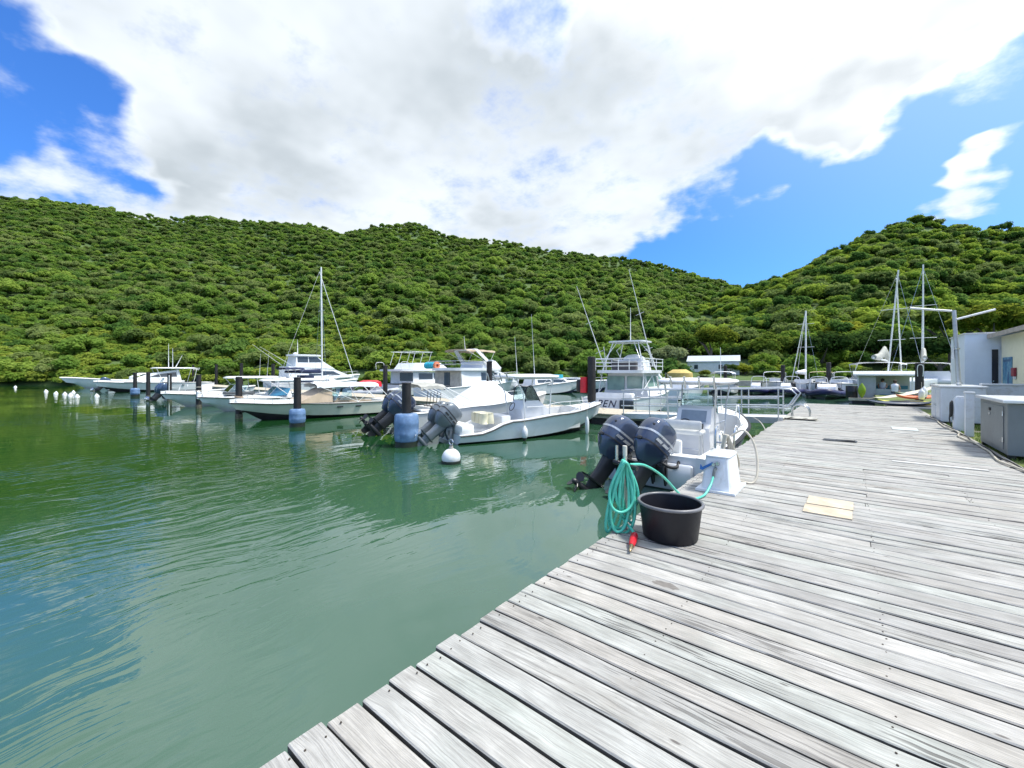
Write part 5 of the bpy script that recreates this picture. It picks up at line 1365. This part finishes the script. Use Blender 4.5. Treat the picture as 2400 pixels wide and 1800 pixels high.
# ------------------------------------------------------------------ shed on the far shore
shed = thing('shed', 'pale blue-white metal shed with shallow gable roof on the far shore', 'shed', (*world_xy((1672 - 1200) / 985 * 74, 74), 1.5), YAW - R(28))
MB().prism([(-2.6, 0), (2.6, 0), (2.6, 2.5), (0, 3.45), (-2.6, 2.5)], -4.0, 4.0, 'x').build('wall', M('shed_sheet', (.74, .78, .79), .5, var=.06), shed)
for s in (-1, 1):
    MB().rings([[(-4.15, s * 2.85, 2.42), (4.15, s * 2.85, 2.42), (4.15, 0, 3.47), (-4.15, 0, 3.47)], [(-4.15, s * 2.85, 2.5), (4.15, s * 2.85, 2.5), (4.15, 0, 3.55), (-4.15, 0, 3.55)]]).build('roof', M('shed_roof', (.46, .51, .57), .45, var=.08), shed)
for x in (-2.6, 1.2): MB().box(x - .3, x + .3, -2.64, -2.58, 1.2, 1.9).build('window', glass, shed)
MB().box(3.98, 4.04, -.4, .4, 1.5, 2.1).build('window', glass, shed)

# ------------------------------------------------------------------ single trees and bushes at the foot of the right hill
leaf_y = foliage_mat('leaves_yellow_green', (.10, .15, .02), (.22, .28, .03), (.36, .38, .05), .5)
leaf_d = foliage_mat('leaves_dark', (.022, .05, .014), (.05, .10, .025), (.10, .16, .04), .4)
leaf_g = foliage_mat('leaves_mid', (.045, .095, .018), (.11, .18, .03), (.24, .28, .05), .5)
leaf_p = foliage_mat('leaves_pale', (.08, .13, .05), (.18, .24, .10), (.34, .38, .20), .4)
def tree(label, px, d, rad, ht, mat, seed, name='tree', flat=.7, z=.7):
    x, y = world_xy((px - 1200) / 985 * d, d)
    t_ = thing(name, label, 'tree' if name == 'tree' else 'bush', (x, y, z), rnd.uniform(0, 6), 'trees at the foot of the right hill')
    g = MB(); hh = ht - rad * .7
    g.tube([(0, 0, -.6), (.1, .05, hh * .5), (.05, .1, hh)], [rad * .075, rad * .06, rad * .05], 7)
    r_ = random.Random(seed)
    for k in range(5):
        a = r_.uniform(0, 6.28); g.tube([(.05, .08, hh * .7), (math.cos(a) * rad * .3, math.sin(a) * rad * .3, hh + rad * .12), (math.cos(a) * rad * .55, math.sin(a) * rad * .55, hh + rad * .35)], [rad * .04, rad * .03, rad * .012], 5)
    g.build('trunk', bark, t_, 60)
    o = bpy.data.objects.new('crown', crown_mesh('crown', mat, 16, 2600, .062, seed, flat)); col.objects.link(o); o.parent = t_
    o.location = (0, 0, hh - rad * .05); o.scale = (rad, rad, rad)
    return t_
tree('pale flowering tree behind the tuna-tower boat', 1572, 72, 3.6, 5.2, leaf_p, 1)
tree('bright yellow-green tree left of the white shed', 1668, 80, 4.6, 9.2, leaf_y, 2)
tree('round mid-green tree left of the yellow tree', 1600, 84, 4.4, 8.4, leaf_g, 3)
tree('broad dark tree right behind the white shed', 1745, 80, 4.2, 5.6, leaf_d, 4)
tree('wide spreading green tree above the small sailboat mast', 1815, 78, 5.2, 7.4, leaf_g, 5)
tree('dark leafy tree behind the inflatable boats', 1925, 72, 5.0, 7.2, leaf_d, 6)
tree('tall bright tree between the two catamaran masts', 1975, 84, 5.6, 10.5, leaf_y, 7)
tree('dark tree behind the catamarans', 2075, 72, 5.2, 8.0, leaf_d, 8)
tree('large green tree right of the tallest catamaran mast', 2230, 70, 6., 11, leaf_g, 9)
tree('yellowish tree rising over the blue-white wall', 2330, 60, 5.2, 10., leaf_y, 10)
tree('dark tree behind the light pole', 2205, 60, 4.6, 6.0, leaf_d, 11)
tree('low yellow-green bush right of the white shed', 1742, 70, 1.9, 2.3, leaf_y, 12, 'bush', .8)
tree('dark green bush in front of the shed wall', 1712, 69.5, 1.2, 2.4, leaf_d, 13, 'bush', .9)
tree('small shaggy bush left of the shed', 1650, 69, 1.2, 1.5, leaf_g, 14, 'bush', .8)
tree('thin dark tree at the far edge of the left shore', 1440, 74, 3.6, 4.6, leaf_d, 15)

# ------------------------------------------------------------------ land side of the boardwalk
def grass_mat():
    m = bpy.data.materials.new('lawn_ground'); m.use_nodes = True
    t = NT(m.node_tree); p = t.n['Principled BSDF']; co = t.new('ShaderNodeTexCoord').outputs['Object']
    n1 = t.noise(co, 1.3, 5, .6)[0]; n2 = t.noise(co, 30, 4, .6)[0]
    c = t.mix(t.rng(n2, .3, .7), (.075, .12, .02, 1), (.17, .20, .055, 1))
    c = t.mix(t.rng(n1, .56, .68), c, (.34, .31, .25, 1)); t.put(p.inputs['Base Color'], c); p.inputs['Roughness'].default_value = .95
    t.put(p.inputs['Normal'], t.bump(n2, .6, .03)); return m
land = MB(); land.box(2.14, 60, -20, 62, -1.2, DECK - .06); land.box(1.2, 2.139, 25.45, 62, -1.2, DECK - .06)
land = kind(land.build('ground', grass_mat()), 'structure')
edge = MB().box(2.12, 2.24, -3, 25.4, DECK - .5, DECK - .02, bev=.01).build('kerb', concrete); kind(edge, 'structure')
pad = MB().box(1.25, 4.6, 25.5, 30.5, DECK - .0595, DECK - .02).build('quay_slab', concrete); kind(pad, 'structure')
gr = random.Random(5); gv, gf = [], []
for _ in range(16000):
    x, y = gr.uniform(2.26, 4.6), gr.uniform(7, 19.5)
    if noise.noise(Vector((x * 1.1, y * 1.1, 0))) < -.3: continue
    a = gr.uniform(0, 6.28); s = gr.uniform(.035, .09); k = len(gv); dx, dy = math.cos(a) * .006, math.sin(a) * .006
    gv += [(x - dx, y - dy, DECK - .065), (x + dx, y + dy, DECK - .065), (x + gr.uniform(-.04, .04), y + gr.uniform(-.04, .04), DECK - .06 + s)]; gf.append((k, k + 1, k + 2))
g_ = MB().add(gv, gf); me = bpy.data.meshes.new('grass'); me.from_pydata(gv, [], gf); me.materials.append(M('grass_blade', (.12, .20, .03), .8, var=.4, scale=2))
go = bpy.data.objects.new('grass', me); col.objects.link(go); kind(go, 'stuff'); tag(go, 'short patchy grass beside the boardwalk', 'grass')

# grey chest with white lid
ch = thing('storage_chest', 'large grey storage chest with overhanging white lid at the right edge', 'chest', (2.26, 11.95, DECK - .04))
MB().box(0, 1.5, 0, 2.15, .06, 1.04, bev=.012).build('body', greyb, ch)
MB().box(-.07, 1.6, -.08, 2.24, 1.041, 1.10, bev=.012).build('lid', gel, ch)
MB().box(-.012, -.002, .25, 1.95, .14, .96, bev=.003).build('door_panel', greyb, ch)
MB().box(-.035, -.012, 1.16, 1.28, .82, .88, bev=.008).build('latch', black, ch)
for z in (.28, .78): MB().lathe([(.014, z), (.014, z + .09)], 8, mat=Matrix.Translation((-.016, .25, 0))).build('hinge', steel, ch, 50)
for k in range(4): MB().box(.5, 1.0, -.012, -.002, .25 + .05 * k, .275 + .05 * k).build('vent_slat', greyb, ch)
MB().box(-.03, -.012, 1.2, 1.26, .73, .78, bev=.006).build('padlock', steel, ch)
for x, y in ((.06, .06), (1.44, .06), (.06, 2.09), (1.44, 2.09)): MB().box(x - .05, x + .05, y - .05, y + .05, -.06, .0605).build('foot', black, ch)
# white dock boxes, pedestal, post
bx_ = thing('dock_box', 'white fibreglass dock box with hinged doors beside the light pole', 'dock box', (2.18, 18.9, DECK - .05))
MB().box(0, .98, 0, 2.1, .05, 1.14, bev=.02).build('body', ped_w, bx_)
MB().box(-.03, 1.01, -.03, 2.13, 1.141, 1.19, bev=.015).build('lid', gel, bx_)
MB().box(-.012, -.002, .12, .98, .14, 1.04, bev=.004).build('door', ped_w, bx_); MB().box(-.012, -.002, 1.06, 1.95, .14, 1.04, bev=.004).build('door', ped_w, bx_)
for y in (.86, 1.18): MB().box(-.03, -.012, y - .02, y + .02, .5, .58).build('handle', steel, bx_)
MB().box(.04, .94, .04, 2.06, 0, .049).build('plinth', rubber, bx_)
wl = thing('low_wall', 'long white low wall with capping behind the dock box', 'wall', (0, 0, 0)); MB().box(3.2, 4.3, 19.75, 19.9, DECK - .06, 1.86).build('panel', ped_w, wl); MB().box(3.17, 4.33, 19.71, 19.94, 1.861, 1.91, bev=.01).build('capping', gel, wl)
pd = thing('utility_pedestal', 'white utility pedestal with a coiled black hose on its side', 'pedestal', (2.33, 16.85, DECK - .05))
MB().rings([srect(.15, .15, 0, 0, 0, 12, 6), srect(.15, .15, 0, 0, .86, 12, 6), srect(.11, .11, .03, 0, .96, 12, 6)]).build('cabinet', ped_w, pd, 40)
for k in range(3): MB().tube([(-.17 - .012 * k, .10 * math.cos(a), .62 + .2 * math.sin(a) - .02 * k) for a in [2 * math.pi * q / 20 for q in range(21)]], .017, 6).build('hose_coil', rubber, pd, 60)
MB().tube(smooth_path([(-.18, .1, .6), (-.2, .14, .3), (-.17, .06, .1)], 5), .015, 6).build('hose_end', rubber, pd, 60)
MB().box(-.165, -.152, -.09, .03, .3, .42, bev=.004).build('socket_plate', greyb, pd)
po = thing('dock_post', 'square white post with cap at the boardwalk edge', 'post', (2.30, 15.55, DECK - .05))
MB().box(-.075, .075, -.075, .075, 0, 1.08, bev=.006).build('shaft', ped_w, po); MB().box(-.09, .09, -.09, .09, 1.081, 1.13, bev=.01).build('cap', gel, po)
# light pole
lp = thing('light_pole', 'leaning galvanised light pole with two fluorescent arms', 'light pole', (2.72, 19.55, DECK - .05), 0)
tx, tz = -.17, 3.62
MB().tube([(0, 0, 0), (tx, 0, tz)], [.065, .052], 12).build('shaft', M('galvanised', (.46, .49, .50), .45, .6, var=.12), lp, 50)
for z in (1.25, 2.35): MB().lathe([(.082, z), (.085, z + .04)], 12, mat=Matrix.Translation((tx * z / tz, 0, 0))).build('clamp', steel, lp, 50)
for k, (a, b_) in enumerate((((tx - .05, 0, tz - .02), (tx - 1.05, -.25, tz + .14)), ((tx + .05, 0, tz - .30), (tx + .95, .35, tz - .02)))):
    MB().tube([a, b_], .034, 10).build('lamp_arm', alu_w, lp, 50)
MB().box(tx * .6 - .12, tx * .6 - .07, -.05, .05, 2.05, 2.4).build('junction_box', alu_w, lp)
# buildings
wall_blue = M('blue_white_wall', (.74, .82, .90), .6, var=.05, scale=1.2, dirt=(.64, .70, .76), dscale=1)
bl = thing('outbuilding', 'flat-roofed pale blue outbuilding with a narrow dark door', 'building', (3.47, 24.3, DECK - .06))
MB().box(0, 1.5, 0, 3.0, 0, 3.12).build('wall', wall_blue, bl); MB().box(-.04, 1.54, -.04, 3.04, 3.121, 3.17).build('roof', gel_in, bl)
MB().box(.68, .92, -.045, -.001, 2.501, 2.56).build('door_head', wall_blue, bl)
dr = MB().box(.72, .88, -.03, -.002, 0, 2.5).build('door', M('dark_door', (.012, .014, .022), .4), bl); MB().box(.74, .77, -.05, -.031, 1.25, 1.30).build('door_handle', steel, dr)
cb = thing('cottage', 'cream rendered cottage with a sloping eave at the right edge', 'building', (4.42, 12.0, DECK - .06))
MB().box(0, 6, 0, 12.2, 0, 2.98).build('wall', M('cream_render', (.84, .81, .62), .8, var=.05, scale=1.5, bump=.15, bscale=60, dirt=(.74, .70, .52)), cb)
MB().rings([[(-.34, -.3, 2.95), (-.34, 12.5, 2.95), (3.2, 12.5, 3.95), (3.2, -.3, 3.95)], [(-.34, -.3, 3.06), (-.34, 12.5, 3.06), (3.2, 12.5, 4.06), (3.2, -.3, 4.06)]]).build('roof', M('weathered_roof', (.42, .38, .34), .8, var=.2, scale=4, bump=.3), cb)
MB().box(-.36, -.341, -.3, 12.5, 2.93, 3.08).build('fascia', M('weathered_fascia', (.40, .36, .32), .8, var=.2), cb)
def poster_mat():
    m = bpy.data.materials.new('diving_poster'); m.use_nodes = True
    t = NT(m.node_tree); p = t.n['Principled BSDF']; co = t.new('ShaderNodeTexCoord').outputs['Generated']
    n1, _ = t.noise(t.mapping(co, scale=(1, 3, 4)), 1.3, 6, .6, .6)
    c = t.ramp(n1, [(.3, (.02, .10, .26)), (.48, (.08, .26, .42)), (.62, (.22, .42, .50)), (.75, (.30, .44, .40))])
    t.put(p.inputs['Base Color'], c); p.inputs['Roughness'].default_value = .4; return m
ps_ = thing('wall_poster', 'tall blue underwater poster on the cream cottage wall', 'poster', (4.405, 22.75, 1.45))
MB().box(-.012, .01, 0, 1.15, 0, 1.36).build('print', poster_mat(), ps_)
MB().prism([(.40, .25), (.52, .2), (.50, .55), (.42, .85), (.34, .8), (.36, .5)], -.0145, -.0125, 'x').build('print_figure', M('print_navy', (.02, .06, .22), .4), ps_)
MB().box(-.0145, -.0125, .1, 1.05, 1.2, 1.28).build('print_title', M('print_dark', (.03, .09, .2), .4), ps_)
al = thing('alarm_box', 'small red box beside the blue poster', 'alarm box', (4.34, 22.25, 2.12)); MB().box(0, .07, 0, .34, 0, .3, bev=.01).build('case', M('dull_red', (.28, .03, .05), .5), al); MB().box(.02, .07, .05, .2, -.1, -.002).build('label_plate', gel, al)
fn = thing('wooden_fence', 'dark timber fence panel left of the blue outbuilding', 'fence', (x_at(2247, 26), 26.0, DECK - .06)); 
for k in range(4): MB().box(.10 * k, .10 * k + .09, 0, .03, 0, 1.75).build('board', joist_m, fn)
# rope and hose laid along the land edge
path = [(2.06 + .05 * math.sin(k * 1.3) + (.02 if k % 3 else -.02), 9.2 + .62 * k, DECK + .022) for k in range(20)]
tag(MB().tube(smooth_path(path, 4), .018, 6).build('edge_hose', cream_h, None, 60), 'pale hose snaking along the land edge of the boardwalk', 'hose')
path = [(2.135 + .03 * math.sin(k * 1.9 + 1), 8.6 + .62 * k, DECK + .012) for k in range(21)]
tag(MB().tube(smooth_path(path, 4), .014, 6).build('edge_cable', rubber, None, 60), 'black cable running beside the pale hose', 'cable')

# ------------------------------------------------------------------ things on the boardwalk
tub = thing('tub', 'round black plastic tub standing on the planks', 'tub', (-1.37, 4.12, DECK + .004))
n_ = 40
MB().lathe([(.235, 0), (.25, .012), (.287, .315), (.289, .33)], n_, cap0=True, cap1=False).build('wall', tubblack, tub, 50)
MB().lathe([(.278, .33), (.24, .02), (.01, .018)], n_, cap0=False, cap1=False).build('inside', tubblack, tub, 50)
MB().tube([(.292 * math.cos(a), .292 * math.sin(a), .332) for a in [2 * math.pi * k / n_ for k in range(n_ + 1)]], .016, 8, caps=False).build('rim', M('tub_rim', (.16, .16, .17), .35, var=.2), tub, 60)
# hose rack with green hose
rk = thing('hose_rack', 'two-pronged steel pipe hose rack at the boardwalk edge', 'hose rack', (-1.80, 4.05, 0))
MB().tube([(0, 0, .1), (0, 0, 1.44)], .022, 10).build('post', steel, rk, 50)
MB().tube([(-.10, .02, 1.34), (-.10, .02, 1.53)], .016, 8).build('prong', steel, rk, 50); MB().tube([(.0, .0, 1.44), (.0, .0, 1.54)], .024, 8).build('prong', M('pale_pipe', (.6, .58, .52), .5), rk, 50)
MB().tube([(-.13, .02, 1.36), (.14, -.02, 1.33)], .026, 8).build('arm', black, rk, 50)
hs = thing('garden_hose', 'coiled turquoise-green hose hanging from the rack and running to the white standpipe', 'hose', (-1.80, 4.05, 0))
hr = random.Random(4)
vx = Vector((KC, KS, 0))                         # loops hang roughly square to the line of the boardwalk corner
for k in range(9):
    w_ = hr.uniform(.05, .17); zb = hr.uniform(.66, .95); off = hr.uniform(-.13, .06); tilt_ = hr.uniform(-.05, .05); dp = -.03 - .012 * k
    pts = []
    for q in range(18):
        a = 2 * math.pi * q / 18
        zc_, hz_ = (1.40 + zb) / 2, (1.40 - zb) / 2
        wd = w_ * (.28 + .72 * (.5 - .5 * math.sin(a)) ** .8)
        side = wd * math.cos(a) + off * (1 - math.sin(a)) * .9 - .03
        pts.append(vx * side + Vector((-vx.y, vx.x, 0)) * (dp + .02 * math.sin(2 * a + k)) * 1. + Vector((0, 0, zc_ + hz_ * math.sin(a))) )
    MB().tube(smooth_path(pts, 3, True) + [smooth_path(pts, 3, True)[0]], .0145, 8, caps=False).build('hose_loop', teal_h, hs, 60)
sp_top = Vector((-1.42 + 1.80, 6.02 - 4.05, 1.02))
MB().tube(smooth_path([(.06, -.02, 1.36), (.09, .3, 1.30), (.13, .7, 1.12), (.18, 1.05, .88), (.23, 1.27, .725), (.30, 1.45, .720), (.35, 1.62, .74), (.375, 1.80, .83), tuple(sp_top + Vector((-.0, -.06, -.1)))], 7), .0145, 8).build('hose_run', teal_h, hs, 60)
MB().tube(smooth_path([tuple(sp_top + Vector((0, -.06, -.12))), tuple(sp_top + Vector((.01, -.05, -.03))), tuple(sp_top + Vector((.02, -.01, .0)))], 3), .02, 8).build('hose_sleeve', M('ribbed_grey', (.16, .18, .18), .5), hs, 60)
nz = thing('spray_nozzle', 'red hose spray nozzle lying beside the black tub', 'nozzle', (-1.545, 3.62, DECK + .03), R(17))
MB().lathe([(.02, 0), (.028, .03), (.034, .1), (.036, .16), (.03, .21), (.034, .24), (.022, .29)], 12, mat=Matrix.Rotation(R(-90), 4, 'X') @ Matrix.Translation((0, 0, 0))).build('body', redv, nz, 50)
MB().lathe([(.008, -.12), (.014, -.11), (.012, -.05), (.018, -.03), (.018, 0)], 10, mat=Matrix.Rotation(R(-90), 4, 'X')).build('tip', brass, nz, 50)
MB().tube(smooth_path([(0, .26, 0), (-.03, .33, .02), (-.10, .40, .06), (-.16, .46, .12)], 4), .0145, 8).build('hose_tail', teal_h, nz, 50)
# white standpipe box with blue lever
sb = thing('standpipe_box', 'white tapered water standpipe box with a blue lever', 'standpipe', (-1.40, 6.3, DECK + .003))
MB().rings([[(-.24, -.36, 0), (.24, -.36, 0), (.24, .36, 0), (-.24, .36, 0)], [(-.24, -.36, .03), (.24, -.36, .03), (.24, .36, .03), (-.24, .36, .03)]]).build('base_flange', ped_w, sb)
MB().rings([srect(.20, .31, 0, 0, .03, 20, 7), srect(.15, .265, 0, 0, .44, 20, 7), srect(.14, .255, 0, 0, .454, 20, 7)]).build('body', ped_w, sb, 30)
MB().rings([srect(.158, .272, 0, 0, .455, 20, 6), srect(.16, .275, 0, 0, .47, 20, 6), srect(.14, .25, 0, 0, .49, 20, 6)]).build('top', gel, sb, 40)
lv = MB(); lv.prism([(-.20, .28), (-.165, .27), (-.03, .365), (-.045, .39), (-.17, .31), (-.19, .345)], -.30, -.285, 'y'); lv.build('lever', bluep, sb)
MB().lathe([(.02, 0), (.02, .05)], 10, mat=TR(-.03, -.255, .36, 0, R(90))).build('valve', steel, sb, 50)
MB().lathe([(.022, 0), (.028, .03), (.022, .06)], 10, mat=TR(.02, -.255, .38, 0, R(90))).build('tap', steel, sb, 50)
# cream hose on a bent steel hanger
hg = thing('hose_hanger', 'bent steel hanger post behind the white standpipe box', 'hose hanger', (-1.52, 7.05, DECK))
for x in (-.13, .13): MB().tube(smooth_path([(x, 0, -.1), (x, 0, .60), (x, .06, .72), (x, .14, .72)], 4), .016, 7).build('upright', steel, hg, 50)
MB().tube([(-.13, 0, .5), (.13, 0, .5)], .014, 6).build('crossbar', steel, hg, 50)
cr = thing('cream_hose', 'coiled cream hose hanging behind the white standpipe box', 'hose', (-1.52, 7.0, DECK))
for k in range(7):
    w_ = hr.uniform(.07, .16); zb = hr.uniform(.02, .16); off = hr.uniform(-.04, .14); dp = -.03 - .014 * k; pts = []
    for q in range(16):
        a = 2 * math.pi * q / 16; zc_, hz_ = (.64 + zb) / 2, (.64 - zb) / 2
        wd = w_ * (.25 + .75 * (.5 - .5 * math.sin(a)))
        pts.append(vx * (wd * math.cos(a) + off * (1 - math.sin(a)) * .6) + Vector((-vx.y, vx.x, 0)) * dp + Vector((0, 0, zc_ + hz_ * math.sin(a))))
    sp_ = smooth_path(pts, 3, True); MB().tube(sp_ + [sp_[0]], .014, 7, caps=False).build('hose_loop', cream_h, cr, 60)
MB().tube(smooth_path([(.1, 0, .62), (.26, .02, .72), (.40, .0, .55), (.46, -.08, .25), (.44, -.2, .03), (.3, -.26, .02), (.15, -.1, .02)], 6), .015, 7).build('hose_tail', cream_h, cr, 60)
# sheets and loose boards
for x0, x1, y0, y1, lb in ((-.44, 0., 5.78, 6.13, 'nearer of two pale plywood patches on the planks'), (-.43, .01, 6.17, 6.55, 'farther of two pale plywood patches, with a darker stained middle')):
    o = MB().box(x0, x1, y0, y1, DECK + .004, DECK + .016).build('plywood_sheet', ply, None); tag(o, lb, 'plywood sheet')
o = MB().box(-.52, .09, 12.12, 12.3, DECK + .008, DECK + .05, bev=.006).build('loose_board', wood, None); tag(o, 'lifted grey board casting a dark line mid-deck', 'board')
o = MB().box(.86, 1.38, 15.5, 16.2, DECK + .005, DECK + .014).build('cover_plate', M('pale_plate', (.55, .60, .58), .6, var=.08), None); tag(o, 'pale square cover plate set in the far planks', 'plate')
pb = M('new_pale_board', (.52, .52, .49), .7, var=.1, scale=3)
for x0, x1, y0, lb in ((.55, 1.7, 10.0, 'bleached narrow board near the grey chest'), (.75, 1.95, 14.75, 'bleached board just before the pale cover plate')):
    o = MB().box(x0, x1, y0, y0 + .12, DECK + .004, DECK + .011).build('pale_board', pb, None); tag(o, lb, 'board')

# ------------------------------------------------------------------ floating hut with two people, kayaks
hut = thing('floating_hut', 'small floating rental hut with a white sloping roof', 'hut', (x_at(2010, 39), 39, 0))
MB().box(-.5, 4.2, -1.0, 3.0, .25, .42).build('deck', pont_wood, hut); MB().box(-.3, 4.0, -.8, 2.8, -.3, .249).build('float', black, hut)
wg = M('hut_wall', (.42, .45, .46), .7, var=.08)
MB().box(0, 2.9, 2.3, 2.36, .42, 2.0).build('back_wall', wg, hut); MB().box(0, .06, .2, 2.3, .42, 2.0).build('side_wall', wg, hut); MB().box(.062, 1.0, .2, .26, .42, 2.0).build('front_panel', wg, hut)
for x, y in ((.03, .1), (2.86, .1)): MB().box(x - .04, x + .04, y - .04, y + .04, .42, 2.0).build('corner_post', gel_in, hut)
MB().rings([[(-.25, -.3, 2.0), (3.2, -.3, 2.0), (3.2, 2.7, 2.22), (-.25, 2.7, 2.22)], [(-.25, -.3, 2.09), (3.2, -.3, 2.09), (3.2, 2.7, 2.31), (-.25, 2.7, 2.31)]]).build('roof', gel, hut)
MB().box(1.0, 2.85, .12, .24, .42, 1.05).build('counter', M('hut_counter', (.36, .42, .42), .6), hut); MB().box(1.2, 2.6, .05, .115, .46, .68).build('blue_bench', M('faded_blue', (.05, .20, .30), .6), hut)
MB().box(1.0, 2.8, 2.24, 2.298, 1.0, 1.25).build('blue_stripe', M('faded_blue', (.05, .20, .30), .6), hut)
bb = thing('black_barrel', 'black drum standing left of the floating hut', 'drum', (x_at(1996, 38.6) , 38.6, .42)); MB().lathe([(.32, 0), (.34, .05), (.34, .4), (.35, .43), (.34, .46), (.34, .8), (.31, .84)], 16).build('drum', black, bb, 45)
bg_ = thing('yellow_green_kayak', 'lime green kayak propped upright at the hut corner', 'kayak', (x_at(2020, 38.4), 38.4, .42)); MB().rings([[(.22 * math.sin(math.pi * (k + .3) / 7.6) * math.cos(a), .15 * math.sin(math.pi * (k + .3) / 7.6) * math.sin(a) - .1 * k / 6, 1.05 * k / 7) for a in [2 * math.pi * q / 12 for q in range(12)]] for k in range(8)]).build('shell', M('lime_plastic', (.28, .42, .02), .4), bg_, 60)
def person(label, loc, rotz, shirt, shorts, hair, seed):
    p_ = thing('person', label, 'person', loc, rotz)
    V = {'pel': (0, 0, .0), 'chest': (0, .03, .32), 'neck': (0, .04, .52), 'head': (0, .07, .64), 'top': (0, .07, .74), 'shL': (-.18, .03, .46), 'elL': (-.25, .10, .22), 'haL': (-.17, .30, .14), 'shR': (.18, .03, .46), 'elR': (.25, .10, .22), 'haR': (.17, .30, .14),
         'hiL': (-.10, .0, -.02), 'knL': (-.13, .42, .03), 'anL': (-.12, .44, -.40), 'toL': (-.12, .58, -.44), 'hiR': (.10, .0, -.02), 'knR': (.13, .42, .03), 'anR': (.12, .44, -.40), 'toR': (.12, .58, -.44)}
    Rd = dict(pel=.14, chest=.15, neck=.055, head=.095, top=.07, shL=.06, elL=.043, haL=.035, shR=.06, elR=.043, haR=.035, hiL=.095, knL=.062, anL=.04, toL=.035, hiR=.095, knR=.062, anR=.04, toR=.035)
    E = [('pel', 'chest'), ('chest', 'neck'), ('neck', 'head'), ('head', 'top'), ('chest', 'shL'), ('shL', 'elL'), ('elL', 'haL'), ('chest', 'shR'), ('shR', 'elR'), ('elR', 'haR'), ('pel', 'hiL'), ('hiL', 'knL'), ('knL', 'anL'), ('anL', 'toL'), ('pel', 'hiR'), ('hiR', 'knR'), ('knR', 'anR'), ('anR', 'toR')]
    ks = list(V); me = bpy.data.meshes.new('body'); me.from_pydata([V[k] for k in ks], [(ks.index(a), ks.index(b)) for a, b in E], [])
    o = bpy.data.objects.new('body', me); col.objects.link(o); o.parent = p_
    o.modifiers.new('skin', 'SKIN'); o.modifiers.new('sub', 'SUBSURF').levels = 1; o.modifiers['sub'].render_levels = 2
    for i, k in enumerate(ks): o.data.skin_vertices[0].data[i].radius = (Rd[k], Rd[k])
    o.data.skin_vertices[0].data[0].use_root = True
    me.materials.append(M('skin_tone', (.42, .24, .16), .6, var=.1))
    MB().rings([srect(.16, .13, 0, .0, -.05, 14, 2.6), srect(.17, .15, 0, .02, .15, 14, 2.6), srect(.20, .165, 0, .03, .36, 14, 2.6), srect(.205, .13, 0, .03, .47, 14, 2.4), srect(.08, .08, 0, .04, .54, 14, 2.)]).build('shirt', shirt, p_, 60)
    MB().rings([srect(.19, .16, 0, 0, -.12, 14, 2.6), srect(.185, .15, 0, .0, .02, 14, 2.6)]).build('shorts', shorts, p_, 60)
    MB().ball((0, .045, .69), .115, 12, sz=1.05).build('hair', hair, p_, 60)
    return p_
hx = x_at(2097, 38.2)
person('person in a white back-printed T-shirt seated in front of the hut counter', (hx, 38.2, .92), R(-20), M('white_tshirt', (.72, .74, .80), .8, var=.05), M('dark_shorts', (.05, .06, .08), .8), M('brown_hair', (.05, .03, .02), .8), 1)
person('dark-haired person in white seated behind the hut counter', (x_at(2069, 40), 40.0, .98), R(170), M('white_tshirt', (.72, .74, .80), .8, var=.05), M('dark_shorts', (.05, .06, .08), .8), M('black_hair', (.012, .01, .01), .7), 2)
def kayak(label, x, y, z, rz, mat, L=2.8, w=.36, nm='kayak', ht=.2, ry=0.):
    k_ = thing(nm, label, 'kayak' if nm == 'kayak' else 'board', (x, y, z), rz); k_.rotation_euler = (ry, 0, rz)
    rs = []
    for i in range(13):
        t = i / 12; s = max(.03, math.sin(math.pi * t) ** .55); up_ = .16 * (2 * t - 1) ** 4
        rs.append([(w * s * math.cos(a), L * (t - .5), up_ + ht * .5 + ht * .5 * s * math.sin(a)) for a in [2 * math.pi * q / 12 for q in range(12)]])
    MB().rings(rs).build('shell', mat, k_, 60)
    if nm == 'kayak': MB().rings([srect(.2, .38, 0, 0, ht + .005, 14, 2.4), srect(.17, .34, 0, 0, ht + .02, 14, 2.4)]).build('cockpit', black, k_, 50)
    return k_
kayak('yellow kayak lying at the far end of the boardwalk', x_at(2142, 27.2), 27.2, DECK, R(-62), M('yellow_plastic', (.62, .56, .03), .4), 3.0, .38)
kayak('dark blue kayak beneath the yellow one at the boardwalk end', x_at(2108, 26.8), 26.6, DECK, R(-75), M('navy_plastic', (.02, .04, .08), .4), 2.6, .34)
kayak('cream paddleboard tipped on edge behind the yellow kayak', x_at(2118, 29.5), 29.5, DECK + .35, R(-58), M('cream_plastic', (.66, .60, .46), .4), 3.0, .34, 'paddleboard', .12, R(12))
kayak('orange-red kayak among the pile behind the yellow one', x_at(2150, 28.6), 28.6, DECK + .22, R(-40), M('orange_plastic', (.60, .14, .04), .4), 2.6, .3)
kayak('green kayak furthest back in the pile by the black pile', x_at(2158, 30.2), 30.2, DECK + .3, R(-50), M('dull_green_plastic', (.10, .16, .10), .5), 2.8, .33)
for k, (x, y, lb) in enumerate(((x_at(2160, 27.8), 27.8, 'left white bottle fender in the heap by the dock box'), (x_at(2166, 28.2), 28.2, 'right white bottle fender in the heap by the dock box'))):
    o = thing('heaped_fender', lb, 'fender', (x, y, DECK + .62 + .1 * k), R(40)); fender(o, 0, 0, .1, .12, .5)

# old spill on one plank
sr = random.Random(9)
st_ = [(-1.08 + .115 * math.cos(a) * sr.uniform(.55, 1.2), 3.16 + .055 * math.sin(a) * sr.uniform(.5, 1.2)) for a in [2 * math.pi * k / 18 for k in range(18)]]
MB().prism(st_, DECK + .003, DECK + .0042, 'z').build('spill_stain', M('damp_stain', (.17, .155, .14), .6, var=.2, scale=20), dock)
